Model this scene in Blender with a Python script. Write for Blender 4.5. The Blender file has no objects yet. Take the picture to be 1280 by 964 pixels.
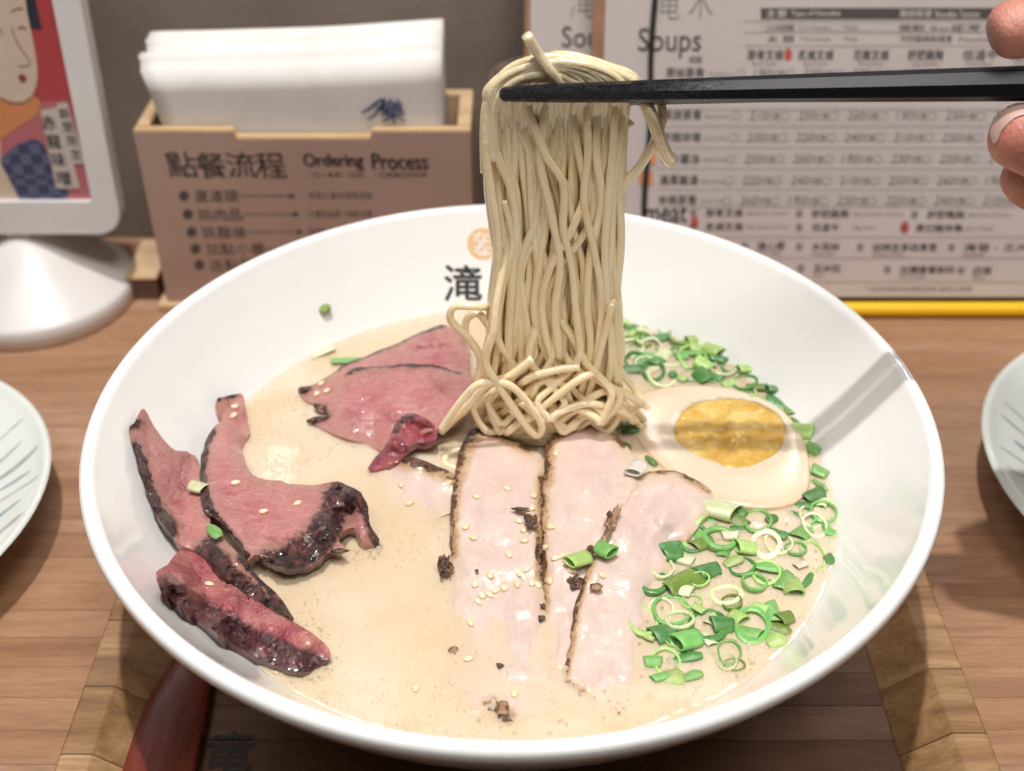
import bpy, bmesh, math, random
import numpy as np
from mathutils import Vector, Matrix, noise
from mathutils.geometry import delaunay_2d_cdt

# ------------------------------------------------------------------ camera, light, exposure
# all lengths below are centimetres; CM turns them into metres
CM = 0.01
R = math.radians
random.seed(11)
sc = bpy.context.scene
COL = sc.collection
FPX, PITCH = 1500.0, R(36.8)                 # focal length in photo pixels, downward pitch
CAMP = np.array([0.0, -27.367, 29.634])
cd = bpy.data.cameras.new('camera'); cam = bpy.data.objects.new('camera', cd); COL.objects.link(cam)
cam.location = Vector(CAMP) * CM
cam.rotation_euler = (R(90) - PITCH, 0, 0)
cd.sensor_width = 36; cd.lens = 36 * FPX / 1280
cd.clip_start = 0.01; cd.clip_end = 50
cd.dof.use_dof = True; cd.dof.focus_distance = 0.325; cd.dof.aperture_fstop = 10.5
sc.camera = cam

w = bpy.data.worlds.new('World'); sc.world = w; w.use_nodes = True
w.node_tree.nodes['Background'].inputs[0].default_value = (1.0, 0.955, 0.92, 1)
w.node_tree.nodes['Background'].inputs[1].default_value = 0.07

def lamp(name, kind, loc, target, energy, color, **kw):
    l = bpy.data.lights.new(name, kind); o = bpy.data.objects.new(name, l); COL.objects.link(o)
    o.location = Vector(loc) * CM
    o.rotation_euler = (Vector(target) - Vector(loc)).to_track_quat('-Z', 'Y').to_euler()
    l.energy = energy; l.color = color
    for k, v in kw.items(): setattr(l, k, v)
    return o
lamp('ceiling_spot', 'SPOT', (-7, 1, 150), (0, 2, 0), 70, (1.0, 0.975, 0.94), spot_size=R(70), spot_blend=0.6, shadow_soft_size=0.016)
lamp('front_fill', 'AREA', (30, -54, 160), (6, 12, 5), 13.0, (1.0, 0.955, 0.91), shape='DISK', size=0.55)  # unseen soft fill, added in front to brighten noodles and upright faces
lamp('front_fill', 'AREA', (-50, -44, 158), (-8, 12, 4), 5.5, (1.0, 0.955, 0.91), shape='DISK', size=0.55)  # second added fill, weaker, from the left front
for fx, fy, fz, fe in ((14, 165, 142, 1.3), (-46, 150, 138, .25), (-100, 140, 140, .9), (-16, 185, 150, .8), (52, 150, 135, 1.1), (105, 140, 140, .9)):
    lamp('far_glint_light', 'AREA', (fx, fy, fz), (0, 0, 5), fe, (1.0, 0.97, 0.93), shape='DISK', size=0.09)  # unseen small lights added behind the wall for glints on wet food
sc.view_settings.view_transform = 'Standard'; sc.view_settings.look = 'None'
sc.view_settings.gamma = 1; sc.view_settings.exposure = -0.12
sc.render.engine = 'CYCLES'
sc.cycles.use_denoising = True
sc.cycles.max_bounces = 7; sc.cycles.diffuse_bounces = 4; sc.cycles.glossy_bounces = 3;
sc.cycles.use_adaptive_sampling = True; sc.cycles.adaptive_threshold = 0.03; sc.cycles.adaptive_min_samples = 16
sc.cycles.transparent_max_bounces = 24
sc.cycles.caustics_reflective = False; sc.cycles.caustics_refractive = False
sc.cycles.sample_clamp_indirect = 6

# ------------------------------------------------------------------ helpers: rays, meshes, objects
_c, _s = math.cos(PITCH), math.sin(PITCH)
FW = np.array([0, _c, -_s]); UP = np.array([0, _s, _c])
def ray(px, py): return FW + np.array([1., 0, 0]) * (px - 640) / FPX + UP * (482 - py) / FPX
def onz(px, py, z): r = ray(px, py); return CAMP + r * (z - CAMP[2]) / r[2]
def ony(px, py, y): r = ray(px, py); return CAMP + r * (y - CAMP[1]) / r[1]
class Plane:                                  # a standing sheet: foot line at y0,z0, leaning back by tilt
    def __init__(s, y0, z0, tilt):
        s.o = np.array([0, y0, z0]); s.u = np.array([1., 0, 0]); s.v = np.array([0, math.sin(tilt), math.cos(tilt)])
        s.n = np.cross(s.u, s.v)              # towards the camera
    def hit(s, px, py):
        r = ray(px, py); t = ((s.o - CAMP) @ s.n) / (r @ s.n); return CAMP + r * t
    def uv(s, px, py): p = s.hit(px, py) - s.o; return np.array([p @ s.u, p @ s.v])
    def at(s, u, v, d=0): return s.o + s.u * u + s.v * v + s.n * d

ZR, SZ = 8.6, 5.5                             # bowl rim and broth level
INNER = [(0, -7.0), (2, -6.95), (4.2, -6.6), (6.4, -5.75), (8.2, -4.55), (9.62, -3.1), (10.6, -1.75), (11.3, -0.62), (11.55, -0.2)]
def catmull(pts, n=8, closed=False):
    P = [np.array(p, float) for p in pts]; out = []
    m = len(P)
    segs = m if closed else m - 1
    for i in range(segs):
        if closed: a, b, c, d = P[(i-1) % m], P[i], P[(i+1) % m], P[(i+2) % m]
        else: a, b, c, d = P[max(i-1, 0)], P[i], P[i+1], P[min(i+2, m-1)]
        for k in range(n):
            t = k / n
            out.append(0.5 * ((2*b) + (-a+c)*t + (2*a-5*b+4*c-d)*t*t + (-a+3*b-3*c+d)*t**3))
    if not closed: out.append(P[-1])
    return out
_prof = np.array(catmull(INNER, 8))
def bowl_z(r):
    r = np.asarray(r, float)
    return np.where(r > 11.75, -50.0, ZR + np.interp(r, _prof[:, 0], _prof[:, 1]))
def support(x, y): return np.maximum(SZ, bowl_z(np.hypot(x, y)))
def onsurf(px, py, off=0.0):
    r = ray(px, py); t0 = (ZR + 3 - CAMP[2]) / r[2]; t1 = (SZ - 1.2 - CAMP[2]) / r[2]
    T = np.linspace(t0, t1, 260)
    X = CAMP[0] + r[0]*T; Y = CAMP[1] + r[1]*T; Z = CAMP[2] + r[2]*T
    g = Z - (support(X, Y) + off)
    k = np.where(g < 0)[0]
    if len(k) == 0: i = len(T) - 1; tt = T[-1]
    else:
        i = k[0]
        tt = T[0] if i == 0 else T[i-1] + (T[i]-T[i-1]) * g[i-1] / (g[i-1]-g[i])
    return CAMP + r * tt

def mesh(name, verts, faces, mats=(), smooth=True, org=(0, 0, 0), fmat=None, attrs=None, recalc=True):
    me = bpy.data.meshes.new(name)
    o = np.array(org, float)
    me.from_pydata([tuple((np.array(v, float) - o) * CM) for v in verts], [], [tuple(f) for f in faces])
    if recalc:
        bm = bmesh.new(); bm.from_mesh(me); bmesh.ops.recalc_face_normals(bm, faces=bm.faces); bm.to_mesh(me); bm.free()
    for m in ([mats] if not isinstance(mats, (list, tuple)) else mats): me.materials.append(m)
    if smooth: me.polygons.foreach_set('use_smooth', [True] * len(me.polygons))
    if fmat is not None: me.polygons.foreach_set('material_index', fmat)
    if attrs:
        for k, vals in attrs.items():
            a = me.attributes.new(k, 'FLOAT', 'POINT'); a.data.foreach_set('value', [float(v) for v in vals])
    me.update()
    return me
def link(name, me, parent=None, loc=None, rot=None, scale=None):
    o = bpy.data.objects.new(name, me); COL.objects.link(o)
    if parent is not None: o.parent = parent
    if loc is not None: o.location = Vector([float(v) for v in loc]) * CM
    if rot is not None: o.rotation_euler = rot
    if scale is not None: o.scale = scale
    return o
def tag(o, label=None, cat=None, group=None, kind=None):
    if label: o['label'] = label
    if cat: o['category'] = cat
    if group: o['group'] = group
    if kind: o['kind'] = kind
    return o
ORG = {}
def thing(name, loc, label, cat, group=None):
    o = bpy.data.objects.new(name, None); COL.objects.link(o)
    o.location = Vector([float(v) for v in loc]) * CM; o.empty_display_size = 0.01
    ORG[o.name] = np.array(loc, float)
    return tag(o, label, cat, group)
def part(name, parent, verts, faces, mat, **kw):   # a mesh given in world cm under a thing or a part of it
    root = parent
    while root.parent: root = root.parent
    org = ORG.get(root.name, np.zeros(3))
    return link(name, mesh(name, verts, faces, mat, org=org, **kw), parent)
def solo(name, verts, faces, mat, label=None, cat=None, group=None, kind=None, org=None, **kw):  # a one-mesh thing
    if org is None:
        a = np.array([list(map(float, v)) for v in verts]); org = (a[:, 0].mean(), a[:, 1].mean(), a[:, 2].min())
    o = link(name, mesh(name, verts, faces, mat, org=org, **kw), loc=org)
    ORG[o.name] = np.array(org, float)
    return tag(o, label, cat, group, kind)

def box(x0, x1, y0, y1, z0, z1, b=0.0):
    if b <= 0:
        v = [(x, y, z) for x in (x0, x1) for y in (y0, y1) for z in (z0, z1)]
        return v, [(0, 1, 3, 2), (4, 6, 7, 5), (0, 4, 5, 1), (2, 3, 7, 6), (0, 2, 6, 4), (1, 5, 7, 3)]
    bm = bmesh.new(); bmesh.ops.create_cube(bm, size=1)
    for q in bm.verts: q.co = Vector(((x0+x1)/2 + q.co.x*(x1-x0), (y0+y1)/2 + q.co.y*(y1-y0), (z0+z1)/2 + q.co.z*(z1-z0)))
    bmesh.ops.bevel(bm, geom=bm.edges[:] + bm.verts[:], offset=b, segments=2, affect='EDGES')
    bm.verts.ensure_lookup_table(); bm.verts.index_update()
    v = [tuple(q.co) for q in bm.verts]; f = [[q.index for q in g.verts] for g in bm.faces]; bm.free()
    return v, f
def prism(poly, axis, a0, a1, b=0.0):         # polygon extruded along an axis, optionally bevelled
    def mk(p, a): return {'x': (a, p[0], p[1]), 'y': (p[0], a, p[1]), 'z': (p[0], p[1], a)}[axis]
    n = len(poly)
    bm = bmesh.new()
    A = [bm.verts.new(mk(p, a0)) for p in poly]; B = [bm.verts.new(mk(p, a1)) for p in poly]
    bm.faces.new(A); bm.faces.new(B[::-1])
    for i in range(n): bm.faces.new((A[i], A[(i+1) % n], B[(i+1) % n], B[i]))
    bmesh.ops.recalc_face_normals(bm, faces=bm.faces)
    if b > 0: bmesh.ops.bevel(bm, geom=bm.edges[:], offset=b, segments=2, affect='EDGES')
    bm.verts.index_update()
    v = [tuple(q.co) for q in bm.verts]; f = [[q.index for q in g.verts] for g in bm.faces]; bm.free()
    return v, f
def lathe(prof, seg=128, cx=0, cy=0, closed=False):
    v, f = [], []; n = len(prof)
    for k in range(seg):
        a = 2*math.pi*k/seg
        for r, z in prof: v.append((cx + r*math.cos(a), cy + r*math.sin(a), z))
    m = n if closed else n - 1
    for k in range(seg):
        k2 = (k+1) % seg
        for i in range(m):
            j = (i+1) % n
            f.append((k*n+i, k2*n+i, k2*n+j, k*n+j))
    bm = bmesh.new(); bv = [bm.verts.new(p) for p in v]
    for q in f: bm.faces.new([bv[i] for i in q])
    bmesh.ops.remove_doubles(bm, verts=bm.verts, dist=1e-5)
    bm.verts.index_update()
    v = [tuple(q.co) for q in bm.verts]; f = [[q.index for q in g.verts] for g in bm.faces]; bm.free()
    return v, f
def tube(path, rad, sides=8, flat=1.0, sq=0.0, twist=0.0, cap=True):   # swept tube; rad number or list; sq makes it squarish
    P = [np.array(p, float) for p in path]; n = len(P)
    rr = [rad]*n if np.isscalar(rad) else rad
    T = [P[min(i+1, n-1)] - P[max(i-1, 0)] for i in range(n)]
    T = [t/(np.linalg.norm(t)+1e-9) for t in T]
    ref = np.array([0, 0, 1.]) if abs(T[0][2]) < 0.9 else np.array([0, 1., 0])
    N = np.cross(T[0], ref); N /= np.linalg.norm(N)
    v, f = [], []
    for i in range(n):
        N = N - T[i]*(N @ T[i]); N /= (np.linalg.norm(N)+1e-9); B = np.cross(T[i], N)
        for k in range(sides):
            a = 2*math.pi*(k+.5)/sides + twist*i
            ca, sa = math.cos(a), math.sin(a)
            q = 1.0 if sq == 0 else (abs(ca)**4 + abs(sa)**4)**(-0.25*sq)
            v.append(tuple(P[i] + (N*ca + B*sa*flat)*rr[i]*q))
    for i in range(n-1):
        for k in range(sides):
            k2 = (k+1) % sides
            f.append((i*sides+k, i*sides+k2, (i+1)*sides+k2, (i+1)*sides+k))
    if cap:
        f.append(tuple(range(sides))[::-1]); f.append(tuple((n-1)*sides+k for k in range(sides)))
    return v, f
_tc = {}
def glyphs(s, bold=0.0):                      # outline of a text as 2D verts + faces
    if (s, bold) in _tc: return _tc[(s, bold)]
    c = bpy.data.curves.new('t', 'FONT'); c.body = s; c.resolution_u = 3; c.offset = bold
    o = bpy.data.objects.new('t', c); COL.objects.link(o)
    bpy.context.view_layer.update()
    m = bpy.data.meshes.new_from_object(o.evaluated_get(bpy.context.evaluated_depsgraph_get()))
    v = np.array([q.co[:2] for q in m.vertices]) if len(m.vertices) else np.zeros((0, 2))
    f = [list(p.vertices) for p in m.polygons]
    bpy.data.objects.remove(o); bpy.data.curves.remove(c); bpy.data.meshes.remove(m)
    _tc[(s, bold)] = (v, f); return v, f
class Print:                                  # collects flat lettering on a plane
    def __init__(s, plane): s.p = plane; s.v = []; s.f = []
    def text(s, body, px, py, pw, ph, d=0.03, bold=0.0, slant=0.0):   # fitted to the pixel box (left, top, width, height)
        v, f = glyphs(body, min(bold, 0.0))
        if not len(v): return s
        if bold > 0:
            for q_ in (-1, 1): s.text(body, px + q_*bold*ph*.9, py + q_*bold*ph*.4, pw, ph, d + .003*q_, 0.0, slant)
        a = s.p.uv(px, py + ph); b = s.p.uv(px + pw, py + ph); c = s.p.uv(px, py)
        W, H = b[0]-a[0], c[1]-a[1]
        mn, mx = v.min(0), v.max(0); k = len(s.v)
        for q in (v - mn) / (mx - mn): s.v.append(s.p.at(a[0] + q[0]*W + slant*q[1]*H, a[1] + q[1]*H, d))
        s.f += [[i+k for i in g] for g in f]; return s
    def poly(s, pts, d=0.03):
        k = len(s.v)
        for q in pts: u = s.p.uv(*q); s.v.append(s.p.at(u[0], u[1], d))
        s.f.append(list(range(k, k+len(pts)))); return s
    def rect(s, x0, y0, x1, y1, d=0.03): return s.poly([(x0, y1), (x1, y1), (x1, y0), (x0, y0)], d)
    def ring(s, cx, cy, r, t, d=0.03, n=16):
        k = len(s.v); c = s.p.uv(cx, cy); e = abs(s.p.uv(cx+r, cy)[0]-c[0]); i_ = e*(1-t)
        for j in range(n):
            a = 2*math.pi*j/n
            for q in (e, i_): s.v.append(s.p.at(c[0]+q*math.cos(a), c[1]+q*math.sin(a), d))
        s.f += [[k+2*j, k+2*((j+1) % n), k+2*((j+1) % n)+1, k+2*j+1] for j in range(n)]; return s
    def build(s, name, parent, mat): return part(name, parent, s.v, s.f, mat, smooth=False, recalc=False)

# ------------------------------------------------------------------ materials
class G:
    def __init__(s, name):
        s.m = bpy.data.materials.new(name); s.m.use_nodes = True; s.t = s.m.node_tree
        s.b = s.t.nodes['Principled BSDF']; s.out = s.t.nodes['Material Output']
    def n(s, kind, ins=None, **props):
        k = s.t.nodes.new('ShaderNode' + kind)
        for a, b in props.items(): setattr(k, a, b)
        for a, b in (ins or {}).items(): s.put(k.inputs[a], b)
        return k
    def put(s, sock, v):
        if isinstance(v, bpy.types.NodeSocket): s.t.links.new(v, sock)
        elif isinstance(v, (tuple, list)) and sock.type == 'RGBA' and len(v) == 3: sock.default_value = (*v, 1)
        else: sock.default_value = v
    def co(s, scale=(1, 1, 1), obj=False):
        tc = s.n('TexCoord')
        src = tc.outputs['Object']
        mp = s.n('Mapping', {'Vector': src, 'Scale': tuple(100*q for q in scale)})   # cm
        return mp.outputs[0]
    def noise(s, vec, scale, detail=4, rough=.55, dist=0.0): return s.n('TexNoise', {'Vector': vec, 'Scale': scale, 'Detail': detail, 'Roughness': rough, 'Distortion': dist}).outputs['Fac']
    def ramp(s, fac, stops):
        r = s.n('ValToRGB', {'Fac': fac}); e = r.color_ramp.elements
        while len(e) > len(stops): e.remove(e[-1])
        while len(e) < len(stops): e.new(1)
        for q, (p, c) in zip(e, stops): q.position = p; q.color = (*c, 1) if len(c) == 3 else c
        return r.outputs[0]
    def mix(s, f, a, b, mode='MIX'):
        k = s.n('Mix', data_type='RGBA', blend_type=mode)
        s.put(k.inputs[0], f); s.put(k.inputs[6], a); s.put(k.inputs[7], b); return k.outputs[2]
    def math(s, op, a, b=0.0, c=0.0, clamp=False):
        k = s.n('Math', operation=op, use_clamp=clamp); s.put(k.inputs[0], a); s.put(k.inputs[1], b); s.put(k.inputs[2], c); return k.outputs[0]
    def rng(s, v, a, b, c=0.0, d=1.0): return s.n('MapRange', {'Value': v, 'From Min': a, 'From Max': b, 'To Min': c, 'To Max': d}).outputs[0]
    def attr(s, name): return s.n('Attribute', attribute_name=name).outputs['Fac']
    def bump(s, h, dist, strength=1.0, normal=None):
        k = s.n('Bump', {'Height': h, 'Distance': dist*CM, 'Strength': strength})
        if normal is not None: s.put(k.inputs['Normal'], normal)
        return k.outputs[0]
    def set(s, **kw):
        names = {'col': 'Base Color', 'rough': 'Roughness', 'normal': 'Normal', 'sss': 'Subsurface Weight', 'sssr': 'Subsurface Radius', 'ssss': 'Subsurface Scale',
                 'coat': 'Coat Weight', 'coatr': 'Coat Roughness', 'spec': 'Specular IOR Level', 'alpha': 'Alpha', 'trans': 'Transmission Weight', 'ior': 'IOR', 'metal': 'Metallic', 'coatn': 'Coat Normal', 'sheen': 'Sheen Weight'}
        for k, v in kw.items(): s.put(s.b.inputs[names[k]], v)
        if 'normal' in kw and 'coat' in kw and 'coatn' not in kw: s.put(s.b.inputs['Coat Normal'], kw['normal'])
        return s
M = {}
def WET(g, scale=5, dist=.05): return g.bump(g.noise(g.co(), scale, 2, .5), dist, 1.0)
def plain(name, col, rough=.5, **kw):
    g = G(name); g.set(col=col, rough=rough, **kw); M[name] = g.m; return g
def wood(name, c1, c2, c3, axis='x', grain=1.0, rough=.45, vary=.18, pores=.5, coat=0.0):
    g = G(name); k = .12
    sc_ = {'x': (k, 1, 1), 'y': (1, k, 1), 'z': (1, 1, k)}[axis]
    oi = g.n('ObjectInfo').outputs['Random']
    off = g.n('CombineXYZ', {0: g.math('MULTIPLY', oi, 37.0), 1: g.math('MULTIPLY', oi, 91.0), 2: g.math('MULTIPLY', oi, 13.0)}).outputs[0]
    v = g.n('VectorMath', {0: g.co(sc_), 1: off}, operation='ADD').outputs[0]
    big = g.noise(v, 1.3*grain, 5, .6, .6); fine = g.noise(v, 9*grain, 6, .7, .2)
    sp = g.n('VectorMath', {0: v, 1: tuple((.35 if q < 1 else 1.) for q in sc_)}, operation='MULTIPLY').outputs[0]
    pore = g.noise(sp, 34*grain, 3, .6)
    col = g.ramp(big, [(.28, c3), (.5, c1), (.72, c2)])
    col = g.mix(g.rng(fine, .35, .7, 0, .55), col, c3)
    col = g.mix(g.rng(pore, .56, .72, 0, pores), col, tuple(q*.45 for q in c3))
    hs = g.n('HueSaturation', {'Color': col, 'Value': g.rng(oi, 0, 1, 1-vary, 1+vary), 'Saturation': g.rng(oi, 0, 1, 1.06, .92)})
    g.set(col=hs.outputs[0], rough=g.rng(fine, .3, .7, rough-.08, rough+.12), normal=g.bump(pore, .012, .5, g.bump(fine, .02, .4)), coat=coat, coatr=.25)
    M[name] = g.m; return g
wood('table_wood', (.40, .225, .13), (.47, .28, .17), (.24, .12, .068), 'x', .9, .45, .07)
wood('tray_wood', (.32, .18, .078), (.46, .29, .145), (.15, .072, .032), 'x', .8, .42, .3)
wood('tray_base_wood', (.16, .085, .047), (.20, .11, .062), (.10, .05, .028), 'x', .9, .4)
wood('box_wood', (.62, .43, .25), (.68, .5, .31), (.5, .32, .17), 'x', 1.0, .5, .06, .3)
wood('shaded_wood', (.16, .085, .055), (.2, .11, .07), (.10, .05, .035), 'x', 1.0, .5)  # darkened to stand in for the unlit front of the wooden block
wood('red_wood', (.20, .045, .028), (.26, .065, .04), (.10, .02, .014), 'y', .8, .28, .02, .5, .5)
wood('menu_wood', (.36, .19, .11), (.42, .23, .14), (.28, .14, .08), 'z', .9, .5, .05)

g = G('wall_paint'); v = g.co(); n1 = g.noise(v, .12, 5, .6)
g.set(col=g.ramp(n1, [(.3, (.22, .175, .145)), (.7, (.32, .26, .22))]), rough=.75, normal=g.bump(g.noise(v, 3, 5), .05, .4)); M['wall'] = g.m
g = G('porcelain'); v = g.co()
g.set(col=(.86, .86, .85), rough=.13, coat=.5, coatr=.05, normal=g.bump(g.noise(v, .5, 2), .03, .25)); M['porcelain'] = g.m
g = G('plate_glaze'); v = g.co(); n1 = g.noise(v, .18, 3)
g.set(col=g.ramp(n1, [(.3, (.70, .76, .72)), (.7, (.78, .80, .76))]), rough=.16, coat=.4, coatr=.05, normal=g.bump(g.noise(v, .7, 2), .03, .3)); M['plate'] = g.m
g = G('plate_ink'); n1 = g.noise(g.co(), 1.2, 3)
g.set(col=g.ramp(n1, [(.35, (.27, .37, .42)), (.65, (.45, .50, .48))]), rough=.2); M['plate_blue'] = g.m
g = G('plate_ink_grey'); n1 = g.noise(g.co(), 1.2, 3)
g.set(col=g.ramp(n1, [(.35, (.38, .38, .35)), (.65, (.52, .53, .48))]), rough=.2); M['plate_grey'] = g.m
plain('ink_black', (.028, .028, .032), .4); plain('ink_soft', (.09, .075, .075), .6); plain('ink_mid', (.19, .165, .16), .6); plain('ink_grey', (.26, .225, .215), .6)
plain('ink_white', (.7, .66, .64), .6); plain('ink_red', (.52, .10, .075), .6); plain('ink_orange', (.72, .30, .15), .6); plain('ink_blue', (.04, .055, .17), .6)
plain('seal_orange', (.78, .52, .27), .3); plain('row_shade', (.535, .49, .475), .7); plain('rule_line', (.42, .38, .37), .7)
g = G('menu_paper'); v = g.co(); g.set(col=g.ramp(g.noise(v, .15, 4), [(.3, (.56, .50, .485)), (.7, (.62, .565, .55))]), rough=.45, normal=g.bump(g.noise(v, .3, 3), .05, .3)); M['menu_paper'] = g.m
g = G('panel_print'); v = g.co(); g.set(col=g.ramp(g.noise(v, .2, 4), [(.3, (.43, .295, .245)), (.7, (.49, .345, .295))]), rough=.5); M['panel'] = g.m
g = G('napkin_paper'); v = g.co(); g.set(col=g.ramp(g.noise(v, .6, 4), [(.3, (.76, .73, .70)), (.7, (.84, .81, .79))]), rough=.8, normal=g.bump(g.noise(v, 8, 4), .02, .5), sss=.15, sssr=(1, .9, .8), ssss=.004); M['napkin'] = g.m
g = G('white_plastic'); v = g.co(); g.set(col=g.ramp(g.noise(v, .25, 4), [(.3, (.68, .655, .64)), (.7, (.74, .72, .71))]), rough=.32, normal=g.bump(g.noise(v, 1, 3), .01, .3)); M['white_plastic'] = g.m
plain('yellow_plastic', (.86, .52, .015), .35); plain('cord_black', (.015, .015, .018), .6)
g = G('cup_clay'); v = g.co((1, 1, .25)); g.set(col=g.ramp(g.noise(v, 1.2, 5), [(.3, (.12, .085, .06)), (.7, (.2, .15, .11))]), rough=.6); M['cup'] = g.m
# picture colours
for nm, c in dict(skin_ink=(.60, .47, .37), hair_ink=(.03, .03, .045), red_ink=(.42, .055, .06), orange_ink=(.60, .23, .09), rose_ink=(.45, .13, .15), label_ink=(.55, .47, .42), line_ink=(.10, .05, .05), lip_ink=(.22, .05, .05)).items(): plain(nm, c, .4)
g = G('navy_pattern'); ck = g.n('TexChecker', {'Vector': g.co(), 'Scale': 2.2, 'Color1': (.04, .045, .10, 1), 'Color2': (.10, .11, .20, 1)}); g.set(col=ck.outputs[0], rough=.4); M['navy_ink'] = g.m

# chopstick: matt black with ridged wet tip
g = G('chopstick_black'); v = g.co(); tip = g.rng(g.n('SeparateXYZ', {0: g.co()}).outputs[0], 3.0, 6.2, 1, 0)
nz = g.noise(v, 7, 4, .65); wv = g.noise(g.co((.35, 3, 3)), 6, 2)
g.set(col=(.009, .010, .013), rough=g.rng(g.math('MULTIPLY', tip, g.rng(nz, .3, .6)), 0, 1, .32, .10), spec=.28,
      normal=g.bump(nz, .16, g.math('MULTIPLY', tip, 1.0), g.bump(wv, .01, .3))); M['chopstick'] = g.m

# noodles
g = G('noodle'); v = g.co(); oi = g.n('ObjectInfo').outputs['Random']; n1 = g.noise(v, 1.1, 3); n2 = g.noise(v, 14, 3)
c = g.ramp(n1, [(.3, (.93, .735, .44)), (.7, (.96, .81, .55))])
c = g.mix(g.rng(oi, 0, 1, 0, .35), c, (.97, .84, .61))
g.set(col=c, rough=g.rng(n2, .3, .7, .12, .26), spec=.65, sss=.2, sssr=(1, .75, .45), ssss=.0025, coat=.9, coatr=.1, coatn=WET(g, 3, .02), normal=g.bump(n2, .02, .5, g.bump(g.noise(v, 4, 2), .06, .5))); M['noodle'] = g.m

# broth: creamy, foamy, slightly see-through in its top millimetres
def broth_mat(name, alpha):
    g = G(name); v = g.co(); n1 = g.noise(v, .32, 5, .6, .5)
    vo = g.n('TexVoronoi', {'Vector': v, 'Scale': 13.0, 'Randomness': 1.0}); vo2 = g.n('TexVoronoi', {'Vector': v, 'Scale': 5.5, 'Randomness': 1.0})
    foam = g.noise(v, .55, 4, .6)
    c = g.ramp(n1, [(.34, (.86, .695, .475)), (.5, (.89, .745, .55)), (.66, (.92, .80, .635))])
    spots = g.n('TexVoronoi', {'Vector': v, 'Scale': 1.1, 'Randomness': 1.0}).outputs['Distance']
    c = g.mix(g.math('MULTIPLY', g.rng(spots, .10, .2, 1, 0), g.rng(g.noise(v, .7, 2), .55, .65, 0, .55)), c, (.88, .55, .28))
    pits = g.math('MULTIPLY', g.rng(vo.outputs['Distance'], .05, .22, 1, 0), g.rng(foam, .40, .58, .3, 1))
    pit2 = g.math('MULTIPLY', g.rng(vo2.outputs['Distance'], .05, .16, 1, 0), g.rng(foam, .5, .62, 0, .8))
    h = g.math('ADD', pits, pit2)
    c = g.mix(g.math('MULTIPLY', h, .55), c, (.58, .42, .26))
    wave = g.noise(v, .7, 3)
    g.set(col=c, rough=.45, spec=.3, normal=g.bump(h, -.03, .7, g.bump(wave, .06, .35)), alpha=alpha, coat=.6, coatr=.04)
    M[name] = g.m
broth_mat('broth_top', .5); broth_mat('broth_mid', .5); broth_mat('broth_deep', 1.0)

# beef
g = G('roast_beef'); v = g.co(); cr = g.attr('crust'); ed = g.attr('edge')
n1 = g.noise(v, .55, 5, .6, .5); n2 = g.noise(v, 2.6, 6, .65); fib = g.noise(g.co((1.0, 4.0, 2.0)), 2.2, 5, .6, .8); n3 = g.noise(v, 12, 4)
c = g.ramp(n1, [(.34, (.40, .09, .11)), (.46, (.48, .16, .165)), (.56, (.53, .22, .20)), (.66, (.41, .115, .13))])
c = g.mix(g.rng(fib, .47, .64, 0, .32), c, (.68, .38, .36))
c = g.mix(g.rng(n2, .60, .70, 0, .4), c, (.28, .045, .06))
c = g.mix(g.rng(g.math('ADD', ed, g.math('MULTIPLY', g.math('SUBTRACT', n1, .5), 1.2)), 0, .6, .75, 0), c, (.43, .225, .175))
sv = g.n('VectorMath', {0: v, 1: g.n('VectorMath', {0: g.n('TexNoise', {'Vector': v, 'Scale': .8, 'Detail': 4.0}).outputs['Color'], 'Scale': 2.2}, operation='SCALE').outputs[0]}, operation='ADD').outputs[0]
seam = g.n('TexVoronoi', {'Vector': sv, 'Scale': .32}, feature='DISTANCE_TO_EDGE').outputs['Distance']
c = g.mix(g.math('MULTIPLY', g.rng(seam, .0, .035, .6, 0), g.rng(n1, .48, .58)), c, (.30, .06, .075))
c = g.mix(g.rng(g.noise(v, 9, 5, .75), .38, .64, 0, .26), c, (.62, .36, .33))
c = g.mix(g.rng(g.noise(g.co((1.3, 3.0, 1.0)), 6, 4, .7), .52, .66, 0, .45), c, (.33, .075, .09))
c = g.mix(g.rng(g.math('ADD', cr, g.math('MULTIPLY', g.math('SUBTRACT', n2, .5), .6)), .08, .5, 0, .85), c, (.33, .165, .135))
crm = g.rng(g.math('ADD', cr, g.math('MULTIPLY', g.math('SUBTRACT', n2, .5), 1.3)), .5, .72)
crc = g.ramp(g.noise(v, 3.2, 6, .7), [(.36, (.014, .008, .008)), (.5, (.05, .018, .018)), (.6, (.12, .038, .035)), (.72, (.25, .10, .075))])
c = g.mix(crm, c, crc)
hh = g.math('ADD', g.math('MULTIPLY', n2, g.rng(crm, 0, 1, .6, 1.7)), g.math('MULTIPLY', g.math('ADD', fib, g.math('MULTIPLY', g.rng(seam, 0, .08), .5)), .7))
g.set(col=c, rough=g.rng(n3, .3, .7, .3, .55), sss=g.rng(crm, 0, 1, .28, 0), sssr=(1, .35, .25), ssss=.0022, spec=.4, coat=g.rng(g.noise(v, 1.1, 3), .38, .6, .15, 1), coatr=.07, coatn=WET(g),
      normal=g.bump(n3, .03, .7, g.bump(hh, .12, .8))); M['beef'] = g.m
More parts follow.
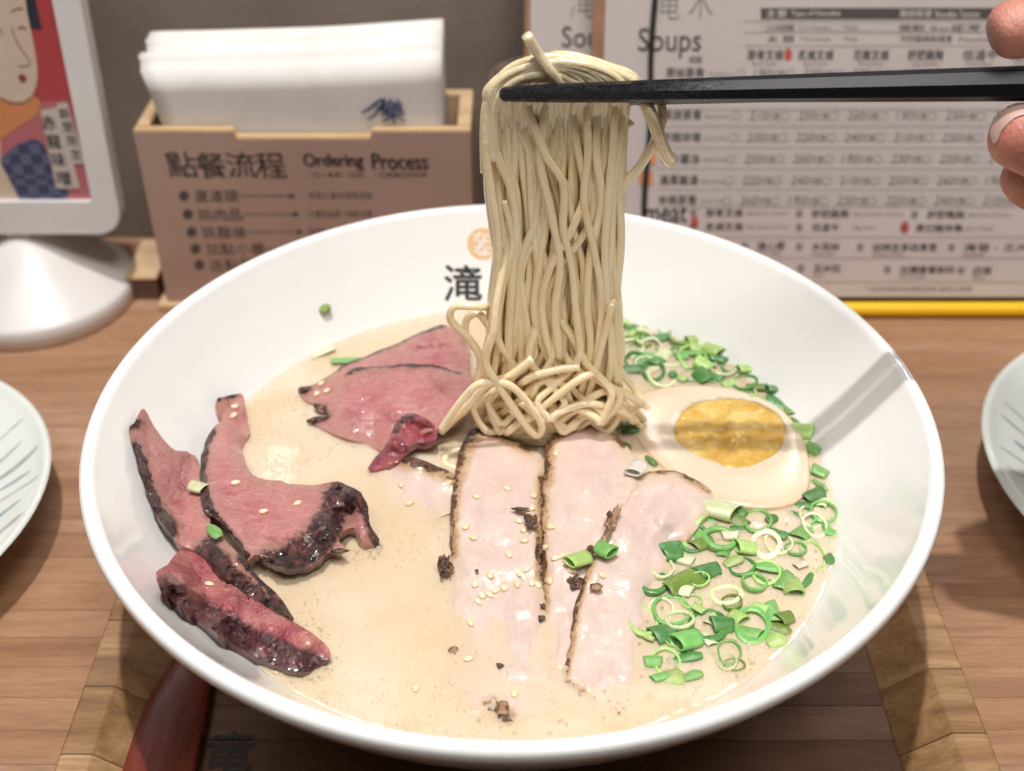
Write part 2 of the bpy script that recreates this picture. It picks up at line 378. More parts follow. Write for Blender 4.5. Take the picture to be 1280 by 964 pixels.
def rare(name, key, ramp_):
    g = G(name); v = g.co(); n1 = g.noise(v, 1.0, 5, .6, .4); n3 = g.noise(v, 8, 4); cr = g.attr('crust')
    c = g.ramp(n1, ramp_)
    c = g.mix(g.rng(g.math('ADD', cr, g.math('MULTIPLY', g.math('SUBTRACT', g.noise(v, 2.6, 5), .5), 1.0)), .3, .6), c, g.ramp(g.noise(v, 2.2, 6, .7), [(.3, (.025, .012, .014)), (.5, (.085, .025, .03)), (.64, (.17, .05, .055)), (.8, (.30, .10, .10))]))
    g.set(col=c, rough=.2, sss=.3, sssr=(1, .3, .2), ssss=.0025, coat=.9, coatr=.06, coatn=WET(g), normal=g.bump(n3, .10, .8, g.bump(g.noise(v, 3, 5), .2, .9))); M[key] = g.m
rare('rare_beef', 'rare', [(.36, (.32, .06, .08)), (.5, (.45, .135, .14)), (.64, (.54, .24, .21))])
rare('dark_red_beef', 'rare_dark', [(.36, (.20, .025, .045)), (.5, (.33, .06, .08)), (.64, (.44, .13, .13))])
# pork
g = G('pork'); v = g.co(); cr = g.attr('crust'); ed = g.attr('edge')
n1 = g.noise(v, .45, 5, .55, .4); n2 = g.noise(v, 2.2, 6, .65); n3 = g.noise(v, 13, 4, .6); fib = g.noise(g.co((3.2, .8, 2)), 1.7, 4, .6, .5)
c = g.ramp(n1, [(.36, (.64, .48, .42)), (.5, (.69, .535, .475)), (.64, (.655, .485, .445))])
c = g.mix(g.rng(fib, .48, .64, 0, .38), c, (.70, .56, .49))
c = g.mix(g.rng(g.noise(v, 7, 4, .7), .4, .62, 0, .4), c, (.72, .60, .54))
fat = g.math('MULTIPLY', g.rng(g.math('ADD', ed, g.math('MULTIPLY', g.math('SUBTRACT', n2, .5), .25)), .05, .42, 1, 0), g.rng(n1, .35, .55, .5, 1))
c = g.mix(g.math('MULTIPLY', fat, .85), c, (.66, .50, .345))
c = g.mix(g.rng(g.noise(v, 1.6, 5, .65), .62, .74, 0, .35), c, (.60, .40, .28))
nc = g.noise(v, 4, 5, .7)
tan = g.rng(g.math('ADD', cr, g.math('MULTIPLY', g.math('SUBTRACT', n2, .5), .7)), .12, .62)
c = g.mix(g.math('MULTIPLY', tan, .9), c, g.ramp(nc, [(.36, (.36, .19, .085)), (.5, (.50, .31, .16)), (.62, (.60, .43, .27))]))
crm = g.rng(g.math('ADD', cr, g.math('MULTIPLY', g.math('SUBTRACT', g.math('ADD', nc, g.noise(v, 1.1, 2)), 1.0), 1.5)), .74, .95)
c = g.mix(crm, c, g.ramp(n2, [(.38, (.025, .012, .008)), (.6, (.14, .06, .03))]))
g.set(col=c, rough=g.rng(n3, .3, .7, .3, .5), sss=g.rng(crm, 0, 1, .4, .05), sssr=(1, .6, .45), ssss=.0025, coat=g.rng(g.noise(v, .9, 3), .36, .56, .2, 1), coatr=.06, coatn=WET(g),
      normal=g.bump(n3, .025, .6, g.bump(n2, .06, .6))); M['pork'] = g.m
g = G('char'); v = g.co(); n1 = g.noise(v, 5, 5, .7)
g.set(col=g.ramp(n1, [(.38, (.018, .009, .006)), (.5, (.09, .04, .022)), (.64, (.30, .15, .08))]), rough=.35, coat=.4, coatr=.15, normal=g.bump(n1, .08, .9)); M['char'] = g.m
g = G('char_flap'); v = g.co(); n1 = g.noise(v, 5, 5, .7)
g.set(col=g.ramp(n1, [(.35, (.05, .022, .012)), (.5, (.34, .19, .10)), (.75, (.52, .34, .21))]), rough=.35, coat=.4, coatr=.15, normal=g.bump(n1, .06, .9)); M['char_flap'] = g.m
# egg
g = G('egg_white'); v = g.co(); n1 = g.noise(v, .5, 4); ed = g.attr('edge')
c = g.ramp(n1, [(.3, (.71, .565, .42)), (.7, (.76, .62, .475))])
c = g.mix(g.rng(ed, 0, .34, .8, 0), c, (.72, .52, .34))
g.set(col=c, rough=.24, sss=.5, sssr=(1, .8, .6), ssss=.004, coat=.3, coatr=.1, normal=g.bump(g.noise(v, 5, 3), .012, .4)); M['egg_white'] = g.m
g = G('yolk'); v = g.co(); n1 = g.noise(v, .9, 5, .6, .3); n2 = g.noise(v, 5, 5, .6)
g.set(col=g.ramp(n1, [(.36, (.56, .30, .025)), (.5, (.70, .43, .06)), (.62, (.78, .55, .16))]), rough=g.rng(n2, .3, .7, .08, .26), sss=.4, sssr=(1, .55, .1), ssss=.003, coat=1.0, coatr=.05, coatn=WET(g, 4, .09),
      normal=g.bump(n2, .14, .8)); M['yolk'] = g.m
# scallion
def leaf(name, a, b, rough=.25):
    g = G(name); v = g.co(); n1 = g.noise(v, 1.5, 4); oi = g.n('ObjectInfo').outputs['Random']; st = g.noise(g.co((6, 6, .6)), 2.5, 3)
    c = g.ramp(n1, [(.3, a), (.7, b)]); c = g.mix(g.rng(st, .4, .7, 0, .35), c, tuple(min(1, q*1.5+.02) for q in b))
    c = g.n('HueSaturation', {'Color': c, 'Hue': g.rng(oi, 0, 1, .485, .515), 'Value': g.rng(oi, 0, 1, .8, 1.25)}).outputs[0]
    g.set(col=c, rough=rough, sss=.2, sssr=(.6, 1, .3), ssss=.002, coat=.4, coatr=.1, normal=g.bump(st, .02, .5)); M[name] = g.m
leaf('leaf_dark', (.035, .15, .03), (.08, .24, .05)); leaf('leaf_mid', (.12, .31, .07), (.21, .43, .12)); leaf('leaf_light', (.27, .46, .10), (.42, .58, .20))
leaf('leaf_pale', (.50, .58, .30), (.66, .69, .44)); leaf('leaf_cream', (.66, .62, .42), (.72, .68, .5)); leaf('leaf_blue', (.045, .18, .06), (.11, .30, .10)); leaf('leaf_olive', (.11, .19, .03), (.19, .27, .05)); leaf('leaf_white', (.70, .68, .58), (.78, .76, .68))
g = G('sesame'); v = g.co(); oi = g.n('ObjectInfo').outputs['Random']
g.set(col=g.mix(oi, (.80, .64, .38), (.86, .74, .52)), rough=.35, coat=.3, coatr=.15, sss=.2, ssss=.001, normal=g.bump(g.noise(v, 9, 3), .02, .4)); M['sesame'] = g.m
g = G('foam_bubble'); fr = g.n('Fresnel', {'IOR': 1.33}).outputs[0]
tr = g.n('BsdfTransparent', {0: (.97, .94, .9, 1)}); gl = g.n('BsdfGlossy', {'Color': (1, 1, 1, 1), 'Roughness': .05})
ms = g.n('MixShader', {0: g.math('ADD', g.math('MULTIPLY', fr, .7), .02), 1: tr.outputs[0], 2: gl.outputs[0]}); g.t.links.new(ms.outputs[0], g.out.inputs[0]); M['bubble'] = g.m
g = G('skin'); v = g.co(); n1 = g.noise(v, .45, 4); n2 = g.noise(v, 9, 4); kn = g.noise(g.co((6, 1.2, 1.2)), 2, 3)
g.set(col=g.ramp(n1, [(.3, (.56, .20, .15)), (.66, (.66, .31, .235))]), rough=.4, sss=.25, sssr=(1, .35, .2), ssss=.004, coat=.15, coatr=.3, normal=g.bump(g.noise(v, 16, 3), .03, .6, g.bump(n2, .04, .5, g.bump(kn, .10, .5)))); M['skin'] = g.m
plain('nail', (.66, .44, .38), .22, coat=.4, sss=.2, ssss=.002)

# ------------------------------------------------------------------ setting: wall and table
o = solo('wall', *box(-48, 48, 24.6, 26, -2, 15.5), M['wall'], kind='structure', smooth=False)
table = solo('table_top', *box(-46, 46, -17, 24.5, -2.4, -0.12), M['table_wood'], kind='structure', smooth=False, org=(0, 0, 0))
y = -0.09 - 14*1.2
k = 0
while y < 24.3:
    y1 = min(y + 1.2, 24.45)
    part('plank', table, *box(-46, 46, y + .004, y1 - .004, -0.11, random.uniform(-.002, .002), .006), M['table_wood'], smooth=False)
    y += 1.2

# ------------------------------------------------------------------ wooden tray
tray = thing('serving_tray', (.4, -2, 0), 'light brown wooden serving tray with sloping rim under the white noodle bowl', 'tray')
Y0, Y1 = -15.5, 9.0
k = 0; y = Y0
while y < Y1 - 1.2:
    part('plank', tray, *box(-10.6, 11.4, y + .005, y + 1.235 - .005, .08, .5 + random.uniform(-.006, .006), .012), M['tray_base_wood'], smooth=False); y += 1.235
LEFT = [(-12.55, .05), (-12.55, 1.5), (-12.45, 1.6), (-11.62, 1.6), (-10.35, .55), (-10.2, .05)]
RIGHT = [(13.4, .05), (13.4, 1.5), (13.3, 1.6), (12.4, 1.6), (11.1, .55), (10.95, .05)]
for poly, cuts in ((LEFT, (-15.5, -12.4, -9.6, -6.9, -4.55, -2.0, .9, 3.6, 6.4, 9.0)), (RIGHT, (-15.5, -12.2, -9.3, -6.2, -3.9, -.6, 2.0, 5.1, 9.0))):
    for a, b in zip(cuts[:-1], cuts[1:]):
        part('rim_block', tray, *prism(poly, 'y', a + .012, b - .012, .02), M['tray_wood'], smooth=False)
part('back_rim', tray, *box(-12.55, 13.4, 9.01, 10.4, .05, 1.6, .05), M['tray_wood'], smooth=False)
part('front_rim', tray, *box(-12.55, 13.4, -16.9, -15.51, .05, 1.6, .05), M['tray_wood'], smooth=False)
pl = Plane(0, 0, 0)
v, f = glyphs('竜', .015)
mn, mx = v.min(0), v.max(0)
a = onz(264, 914, .51); b = onz(324, 914, .51)
W_ = b[0]-a[0]
lv, lf = [], []
for j_, (ox, oy) in enumerate(((0, 0), (.011, .004), (-.011, -.004))):
    k = len(lv); lv += [(a[0] + q[0]*W_ + ox, a[1] - (1-q[1])*W_*1.05 + oy, .515 + j_*.002) for q in (v-mn)/(mx-mn)]; lf += [[i+k for i in g_] for g_ in f]
part('tray_lettering', tray, lv, lf, M['ink_black'], smooth=False, recalc=False)

# dark red wooden spoon lying on the tray, its handle coming out from under the bowl
spn = thing('wooden_spoon', (*onz(215, 900, .6)[:2], .55), 'dark red wooden spoon lying in the tray under the bowl', 'spoon')
ctr = [onz(238, 838, .8), onz(225, 870, .8), onz(212, 905, .8), onz(200, 940, .8), onz(192, 975, .8), onz(186, 1020, .8), onz(180, 1070, .8)]
ctr = [onz(252, 800, .8), onz(270, 760, .8)][::-1] + ctr
wd = [.35, .5, .72, .92, 1.06, 1.14, 1.16, 1.1, .8]
path = catmull(ctr, 6); ws = [float(q[0]) for q in catmull([(q,) for q in wd], 6)]
verts, faces = [], []; NS = 14
for i, p in enumerate(path):
    t = path[min(i+1, len(path)-1)] - path[max(i-1, 0)]; t = t/np.linalg.norm(t); sd = np.array([t[1], -t[0], 0])
    for k in range(NS):
        a = 2*math.pi*k/NS
        verts.append(p + sd*ws[i]*math.cos(a) + np.array([0, 0, 1])*(.28*math.sin(a)))
for i in range(len(path)-1):
    for k in range(NS): faces.append((i*NS+k, i*NS+(k+1) % NS, (i+1)*NS+(k+1) % NS, (i+1)*NS+k))
faces += [tuple(range(NS)), tuple((len(path)-1)*NS+k for k in range(NS))]
part('handle', spn, verts, faces, M['red_wood'])

# ------------------------------------------------------------------ side plates with brushed stripes
def circle3(a, b, c):
    A = np.array([[b[0]-a[0], b[1]-a[1]], [c[0]-a[0], c[1]-a[1]]])*2
    rhs = np.array([b[0]**2-a[0]**2+b[1]**2-a[1]**2, c[0]**2-a[0]**2+c[1]**2-a[1]**2])
    p = np.linalg.solve(A, rhs); return p, math.hypot(a[0]-p[0], a[1]-p[1])
def plate(pts, label, sgn, zr=2.4):
    (cx, cy), rad = circle3(*[onz(*q, zr) for q in pts])
    t = thing('side_plate', (cx, cy, 0), label, 'plate', 'side plates')
    inn = [(0, zr-1.55), (rad*.45, zr-1.45), (rad*.72, zr-1.0), (rad*.9, zr-.42), (rad*.97, zr-.1)]
    outp = [(rad*.99, zr), (rad, zr-.06), (rad*.985, zr-.2), (rad*.8, zr-1.0), (rad*.6, zr-1.75), (rad*.55, zr-2.39), (rad*.5, zr-2.39), (rad*.48, zr-1.9), (0, zr-1.85)]
    prof = catmull(inn, 6) + catmull(outp, 5)
    dish = part('dish', t, *lathe([tuple(q) for q in prof], 96, cx, cy), M['plate'])
    ip = np.array(catmull(inn, 6))
    def zin(r): return np.interp(r, ip[:, 0], ip[:, 1])
    th = R(38)*(1 if sgn < 0 else -1)             # brushed lines run across the dish, parallel and wavy
    dx, dy = (math.cos(th), math.sin(th)); nx, ny_ = -dy, dx
    for k in range(-9, 10):
        c0 = k*rad*.105; vv, ff = [], []; L_ = 40; run = []
        half = math.sqrt(max(.01, (rad*.955)**2 - c0*c0))
        e0, e1 = -half*(.97 if k % 3 else .9), half*(.985 - .06*(k % 2))
        for i in range(L_+1):
            q = e0 + (e1-e0)*i/L_; wv_ = c0 + .22*math.sin(q*1.05 + k*.9) + .02*q*q*(.4 if k > 0 else -.2)
            wdt = (.07 + .035*math.sin(k*1.7 + i*.3))*(.25 if i in (0, L_) else 1)
            for w_ in (-wdt, wdt):
                x, y_ = dx*q + nx*(wv_+w_), dy*q + ny_*(wv_+w_); rr_ = math.hypot(x, y_)
                if rr_ > rad*.965: x, y_ = x*rad*.965/rr_, y_*rad*.965/rr_; rr_ = rad*.965
                vv.append((cx+x, cy+y_, zin(rr_) + .02))
        ff = [(2*i, 2*i+1, 2*i+3, 2*i+2) for i in range(L_)]
        part('stripe', dish, vv, ff, M['plate_blue' if k % 2 else 'plate_grey'])
    return t
plate([(62, 570), (0, 475), (0, 690)], 'pale glazed plate with blue brush stripes left of the bowl', -1)
plate([(1229, 530), (1280, 440), (1280, 640)], 'pale glazed plate with blue brush stripes right of the bowl', 1)

# ------------------------------------------------------------------ napkin holder
hp = Plane(18.1, 0, 0)
hold = thing('napkin_holder', (-8.6, 20, 0), 'wooden napkin box with a printed ordering panel behind the bowl', 'napkin holder')
HX0, HX1, HYF, HYB, HZ = -15.5, -1.7, 18.1, 22.3, 8.62
yb = HYF + .5
# front board with a notch for the napkins
nx0, nx1 = hp.uv(290, 160)[0], hp.uv(465, 160)[0]
part('front_board', hold, *prism([(HX0, .35), (HX1, .35), (HX1, HZ), (nx1, HZ), (nx1-.1, HZ-.32), (nx0+.1, HZ-.32), (nx0, HZ), (HX0, HZ)], 'y', HYF+.03, yb, .04), M['box_wood'], smooth=False)
panel = part('printed_panel', hold, *prism([(HX0+.03, .4), (HX1-.03, .4), (HX1-.03, HZ-.06), (nx1-.02, HZ-.06), (nx1-.12, HZ-.38), (nx0+.12, HZ-.38), (nx0+.02, HZ-.06), (HX0+.03, HZ-.06)], 'y', HYF, HYF+.026), M['panel'], smooth=False)
part('side_board', hold, *box(HX0, HX0+.55, yb+.01, HYB-.56, .35, HZ, .04), M['box_wood'], smooth=False)
part('side_board', hold, *box(HX1-.55, HX1, yb+.01, HYB-.56, .35, HZ, .04), M['box_wood'], smooth=False)
part('back_board', hold, *box(HX0, HX1, HYB-.55, HYB, .35, HZ, .04), M['box_wood'], smooth=False)
part('base_board', hold, *box(HX0-.35, HX1+.35, HYF-.35, HYB+.2, .005, .34, .05), M['box_wood'], smooth=False)
pr = Print(hp)
for i, ch in enumerate('點餐流程'): pr.text(ch, 213 + i*37, 190 + (i % 2), 36, 32, .006, .012, -.08)
pr.text('Ordering', 381, 192, 74, 21, .006, .045).text('Process', 466, 192, 69, 20, .006, .045)
pr.build('panel_heading', panel, M['ink_black'])
pr = Print(hp)
pr.text('• 加入會員一起點', 385, 215, 70, 7, .006).text('• 到櫃檯結帳取餐', 468, 215, 66, 7, .006)
rows = [('選湯頭', '依個人喜好選擇湯頭', 245), ('挑肉品', '三種肉品擇一搭配主餐', 268), ('挑麵條', '細麵或粗麵任選', 290), ('加點小菜', '時令小菜加點', 311), ('送點單', '將點單交給服務人員', 331)]
for i, (a, b, yy) in enumerate(rows):
    x = 222 + i*4.8
    v = [(x + 8 + 6.5*math.cos(q*math.pi/8), yy + 6.5*math.sin(q*math.pi/8)) for q in range(16)][::-1]; pr.poly(v, .006)
    for j, ch in enumerate(a): pr.text(ch, x + 22 + j*19, yy - 7, 17, 15, .006, .008)
    pr.rect(x + 78, yy - .6, x + 142, yy + .6, .006); pr.poly([(x+148, yy), (x+140, yy-4), (x+140, yy+4)], .006)
    if i < 4: pr.text(b, 386, yy - 5, 80, 9, .006)
pr.build('panel_list', panel, M['ink_soft'])

# napkins: each folded sheet is a thing
NP = 15
mark_plane = None
for i in range(NP):
    yy = 18.75 + i*.2
    p_l = ony(203 + i*.2, 83, yy); 
    lx, rx = -14.35 + random.uniform(-.06, .06), -2.85 + random.uniform(-.05, .05)
    hz = 11.25 + i*.03 + random.uniform(-.22, .16)
    vv, ff = [], []; NX, NZ = 16, 10; th = .07
    for s in (0, 1):
        for a in range(NX+1):
            for b in range(NZ+1):
                u, t = a/NX, b/NZ
                z = .5 + (hz - .5 + .75*u*(1-.25*u) - .18*math.sin(u*3)) * t
                flare = -.55*max(0, (t-.72)/.28)*(1-u)**2
                bow = .10*math.sin(u*math.pi)*t - .25*t*t + .05*math.sin(7*u+i)*t
                x = lx + (rx-lx)*u + flare
                vv.append((x, yy + bow + s*th*(1 if 0 < b < NZ else .85) , z))
    n1 = (NX+1)*(NZ+1); idx = lambda s, a, b: s*n1 + a*(NZ+1) + b
    for a in range(NX):
        for b in range(NZ):
            for s in (0, 1): ff.append((idx(s, a, b), idx(s, a+1, b), idx(s, a+1, b+1), idx(s, a, b+1)))
        for b in (0, NZ): ff.append((idx(0, a, b), idx(0, a+1, b), idx(1, a+1, b), idx(1, a, b)))
    for b in range(NZ):
        for a in (0, NX): ff.append((idx(0, a, b), idx(0, a, b+1), idx(1, a, b+1), idx(1, a, b)))
    words = ['front', 'second', 'third', 'fourth', 'fifth', 'sixth', 'seventh', 'eighth', 'ninth', 'tenth', 'eleventh', 'twelfth', 'thirteenth', 'fourteenth', 'rearmost']
    lab = 'front white paper napkin with a blue brush mark, in the wooden box' if i == 0 else ('white paper napkin in the wooden box, %s from the front' % words[i] if i < NP-1 else 'rearmost white paper napkin in the wooden box')
    n_ = solo('paper_napkin', vv, ff, M['napkin'], lab, 'napkin', 'napkins in the wooden box')
    if i == 0:
        npl = Plane(18.75 - .3, .5, 0)
        pr = Print(Plane(18.46, 0, 0))
        pr.text('樂', 478, 124, 30, 30, 0, .02, -.1)
        def brush(pts, w):
            c_ = catmull(pts, 5); L = len(c_); a_, b_ = [], []
            for j, q in enumerate(c_):
                t = c_[min(j+1, L-1)] - c_[max(j-1, 0)]; t = t/np.linalg.norm(t); ww = w*math.sin(math.pi*min(1, .12 + .88*j/(L-1)))**.6
                a_.append(q + np.array([t[1], -t[0]])*ww); b_.append(q - np.array([t[1], -t[0]])*ww)
            for j in range(L-1): pr.poly([a_[j], a_[j+1], b_[j+1], b_[j]], 0)
        brush([(452, 141), (462, 136), (474, 126), (482, 124)], 2.0); brush([(482, 124), (476, 134), (466, 146), (458, 150)], 1.6); brush([(470, 132), (482, 140), (494, 150)], 1.5)
        pr.build('blue_brush_mark', n_, M['ink_blue'])

# brown cup beside the holder, mostly behind the noodles
cp = thing('clay_cup', (1.45, 22, 0), 'brown clay cup between napkin box and menus', 'cup')
part('cup_body', cp, *lathe([(0, .0), (2.0, 0), (2.2, .2), (2.3, 4), (2.42, 9.2), (2.4, 9.35), (2.3, 9.3), (2.15, 4), (2.05, .6), (0, .5)], 48, 1.45, 22), M['cup'])
# small wooden block between holder and sign stand, front shade painted as darker wood
wb = thing('wooden_block', (-16.7, 19.5, 0), 'small wooden block with shade painted on its front, left of the napkin box', 'block')
zb = ony(178, 346, 18.75)[2]
part('block_shaded_body', wb, *box(-17.35, -16.02, 18.75, 22.0, 0, zb - .14, .04), M['shaded_wood'], smooth=False)  # front shade is put into the wood colour
part('block_lit_top', wb, *box(-17.45, -15.97, 18.65, 22.1, zb - .13, zb, .04), M['box_wood'], smooth=False)  # lighter wood paints the top as lit

# ------------------------------------------------------------------ picture sign on a round white foot
sp = Plane(18.0, 0, R(5))
sign = thing('table_sign', (-22, 18.6, 0), 'white framed table sign with a coloured portrait on a round foot', 'sign')
br, tr = sp.uv(157, 292), sp.uv(108, -10)
fx1 = br[0]; fz0 = sp.uv(60, 291)[1]; fx0 = fx1 - 13.5; fz1 = fz0 + 19
def rrect(x0, x1, z0, z1, r, n=6):
    out = []
    for cx, cz, a in ((x1-r, z0+r, -90), (x1-r, z1-r, 0), (x0+r, z1-r, 90), (x0+r, z0+r, 180)):
        for k in range(n+1): q = R(a + 90*k/n); out.append((cx+r*math.cos(q), cz+r*math.sin(q)))
    return out
ix1 = sp.uv(117, 249)[0]; iz0 = sp.uv(60, 250)[1]; ix0 = fx0 + (fx1-ix1); iz1 = fz1 - (iz0-fz0)
oo, ii = rrect(fx0, fx1, fz0, fz1, 1.1), rrect(ix0, ix1, iz0, iz1, .12)
n = len(oo); vv = []; ff = []
rings = [(oo, -.55), (oo, .12), ([(q[0]*.996 + .004*(fx0+fx1)/2, q[1]*.996+.004*(fz0+fz1)/2) for q in oo], .25), (ii, .25), (ii, -.1)]
for pts, d in rings: vv += [sp.at(q[0], q[1], d) for q in pts]
for k in range(len(rings)-1):
    for i in range(n): j = (i+1) % n; ff.append((k*n+i, k*n+j, (k+1)*n+j, (k+1)*n+i))
ff.append(tuple(range(n)))
part('frame', sign, vv, ff, M['white_plastic'], smooth=False)
def sheet(name, pts, d, mat, th=None): pr = Print(sp); pr.poly(pts, d); return pr.build(name, picture, M[mat])
def curve_px(pts, n=6): return [tuple(q) for q in catmull(pts, n, True)]
pr = Print(sp); k0 = [sp.at(*q, -.08) for q in ((ix0, iz0), (ix1, iz0), (ix1, iz1), (ix0, iz1))]; pr.v += k0; pr.f.append([0, 1, 2, 3]); picture = pr.build('picture_ground', sign, M['red_ink'])
sheet('picture_rose', [(-60, 252), (118, 252), (80, 125), (40, 130), (-60, 160)], -.075, 'rose_ink')
sheet('picture_hair', [(-60, 60), (-40, -60), (30, -60), (52, 38), (30, 36), (20, 0), (-60, 40)], -.07, 'hair_ink')
sheet('picture_collar', curve_px([(-60, 150), (0, 118), (44, 122), (46, 142), (14, 165), (-20, 190), (-60, 210)]), -.065, 'orange_ink')
sheet('picture_robe', curve_px([(-60, 215), (-10, 205), (20, 182), (48, 176), (62, 200), (84, 250), (20, 254), (-60, 262)]), -.06, 'navy_ink')
sheet('picture_sash', [(-60, 190), (0, 178), (0, 205), (30, 262), (-60, 262)], -.057, 'skin_ink')
sheet('picture_face', curve_px([(-50, 20), (-20, -30), (24, -20), (34, 20), (44, 70), (46, 100), (38, 122), (20, 129), (-6, 120), (-50, 100)]), -.05, 'skin_ink')
pr = Print(sp)
def line(pts, w):
    c_ = catmull(pts, 5)
    for p, q in zip(c_[:-1], c_[1:]):
        t = (q-p)/np.linalg.norm(q-p); nn_ = np.array([t[1], -t[0]])*w; pr.poly([p+nn_, q+nn_, q-nn_, p-nn_], -.04)
line([(14, 34), (20, 52), (32, 70), (37, 78), (33, 83), (22, 84)], .6); line([(22, 37), (27, 34), (32, 38)], 1.0); line([(14, 15), (22, 11), (28, 12)], .9); line([(38, 122), (30, 128), (14, 129), (-4, 121)], .6); line([(-4, 32), (0, 40), (3, 40)], .8)
pr.build('picture_lines', picture, M['line_ink'])
sheet('picture_lips', curve_px([(22, 97), (27, 93), (33, 98), (28, 104)]), -.035, 'lip_ink')
sheet('picture_label', [(70, 236), (100, 236), (73, 134), (50, 138)], -.03, 'label_ink'); sheet('picture_label', [(88, 205), (106, 205), (84, 128), (70, 130)], -.028, 'label_ink')
pr = Print(sp)
for i, ch in enumerate('赤龍味噌'): pr.text(ch, 54 + i*6.3, 145 + i*23, 17, 18, -.02, .02)
for i, ch in enumerate('期間限定'): pr.text(ch, 75 + i*5, 136 + i*17, 12, 13, -.02, .01)
pr.build('picture_lettering', picture, M['ink_black'])
part('stem', sign, *box(-22.0, -21.0, 18.3, 18.9, 3.4, fz0*math.cos(R(5)) + .5, .05), M['white_plastic'], smooth=False)
ccx, ccy, cr_ = -21.5, 18.9, 4.3
part('foot_disc', sign, *lathe([(0, .0), (cr_-.1, 0), (cr_, .08), (cr_, .85), (cr_-.06, .95), (cr_-.2, 1.06), (cr_*.5, 2.35), (.5, 3.65), (0, 3.7)], 96, ccx, ccy), M['white_plastic'])

# ------------------------------------------------------------------ menus
mp = Plane(18.0, .55, R(13)); mq = Plane(19.2, .55, R(13))
def sheetbox(plane, u0, u1, v0, v1, d0, d1):
    vv = [plane.at(u, v, d) for u in (u0, u1) for v in (v0, v1) for d in (d0, d1)]
    return vv, [(0, 1, 3, 2), (4, 6, 7, 5), (0, 4, 5, 1), (2, 3, 7, 6), (0, 2, 6, 4), (1, 5, 7, 3)]
menu = thing('menu_board', (16, 18.2, 0), 'large order sheet menu on a board held by a black cord', 'menu')
u0 = mp.uv(741, 10)[0]; u1 = mp.uv(757, 10)[0]
part('board', menu, *sheetbox(mp, u0, 31, .05, 16, -.35, -.05), M['menu_wood'], smooth=False)
msheet = part('paper_sheet', menu, *sheetbox(mp, u1, 30.7, .08, 15.8, -.045, 0.0), M['menu_paper'], smooth=False)
cu = (mp.uv(817, 20)[0] + mp.uv(806, 255)[0])/2
part('elastic_cord', menu, *tube([mp.at(cu + .05*math.sin(t), t, .14) for t in np.linspace(.1, 15.9, 30)], .115, 8), M['cord_black'])
pr = Print(mp); pr.text('Soups', 797, 35, 78, 38, .02, .005); pr.build('heading_print', msheet, M['ink_soft'])
pr = Print(mp); pr.text('滝', 815, -22, 34, 46, .02, -.012).text('木', 860, -20, 30, 44, .02, -.012); pr.build('logo_print', msheet, M['ink_grey'])
pr = Print(mp); pr.text('meat', 806, 258, 52, 20, .02, .02); pr.build('heading_print', msheet, M['ink_black'])
pr = Print(mp); pr.rect(951, 10, 1330, 24, .012); pr.build('header_bar', msheet, M['ink_soft'])
pr = Print(mp)
pr.text('主要', 957, 12, 26, 10, .024).text('Type of Noodles', 988, 13, 62, 9, .024).text('麵條軟硬', 1124, 12, 40, 10, .024).text('Noodles Texture', 1168, 13, 56, 9, .024); pr.build('header_print', msheet, M['ink_white'])
pr = Print(mp)
for yy in (139, 160, 186, 212, 238): pr.rect(836, yy, 1330, yy + 17, .008)
for yy in (28, ): pr.rect(951, yy, 1330, yy + 11, .008)
pr.build('row_bands', msheet, M['row_shade'])
pr = Print(mp)
for yy in (26, 40, 57, 136, 158, 184, 210, 236, 258, 296, 322, 352): pr.rect(930 if yy < 60 else 822, yy, 1330, yy + 1.1, .016)
pr.build('rule_lines', msheet, M['rule_line'])
pr = Print(mp); pd = Print(mp)
pd = Print(mp); pg = Print(mp); prd = Print(mp)
NAMES = ['原味豚骨', '黑蒜豚骨', '赤龍味噌', '魚介醬油', '濃厚雞湯', '辛辣豚骨']
ENG = ['Tonkotsu', 'Black Garlic', 'Spicy Miso', 'Seafood Soy', 'Rich Chicken', 'Spicy Pork']
PR = ['190元', '210元', '230元', '250元', '220元', '260元', '240元']
for r, yy in enumerate((92, 145, 172, 199, 226, 251)):
    x0 = 832 - (yy-92)*.06
    for j, ch in enumerate(NAMES[r]): pr.text(ch, x0 + j*12.3, yy - 7, 11, 12, .022, .008)
    pg.text(ENG[r], x0 + 53, yy - 2, 30, 5, .022)
    for c_ in range(7):
        xx = 926 + c_*61.5 - (yy-92)*.11*(1 + c_*.05)
        pg.ring(xx, yy, 5.5, .16, .022)
        pd.text(PR[(c_*2 + r) % 7][:3], xx + 16, yy - 6, 21, 11, .022, .0, .12); pg.text('元整', xx + 38, yy - 5, 16, 10, .022)
for x, a, b in ((934, '豚骨叉燒', 'Pork Chashu'), (997, '炙燒叉燒', 'Seared Pork'), (1066, '花雕叉燒', 'Wine Pork'), (1134, '舒肥雞胸', 'Sous Chicken'), (1202, '低溫牛', 'Roast Beef'), (1262, '鴨胸肉', 'Duck')):
    pr.text(a, x, 62, 44, 13, .022, .006); pg.text(b, x + 6, 77, 32, 5, .022)
for x, a, b in ((958, '九州細麵', 'Thin Straight'), (1122, '偏軟', 'Soft'), (1190, '正常', 'Normal')): pr.text(a, x, 30, 34, 9, .022); pg.text(b, x + 40, 32, 40, 6, .022)
for x, a, b in ((958, '太 麵', 'Thick Straight'), (1124, '不同麵條軟硬度', 'Note')): pr.text(a, x, 44, 34 if x < 1000 else 66, 9, .022); pg.text(b, x + 42 if x < 1000 else x + 74, 46, 38, 6, .022)
pg.text('Free', 1055, 31, 16, 6, .022).text('Free', 1055, 45, 16, 6, .022)
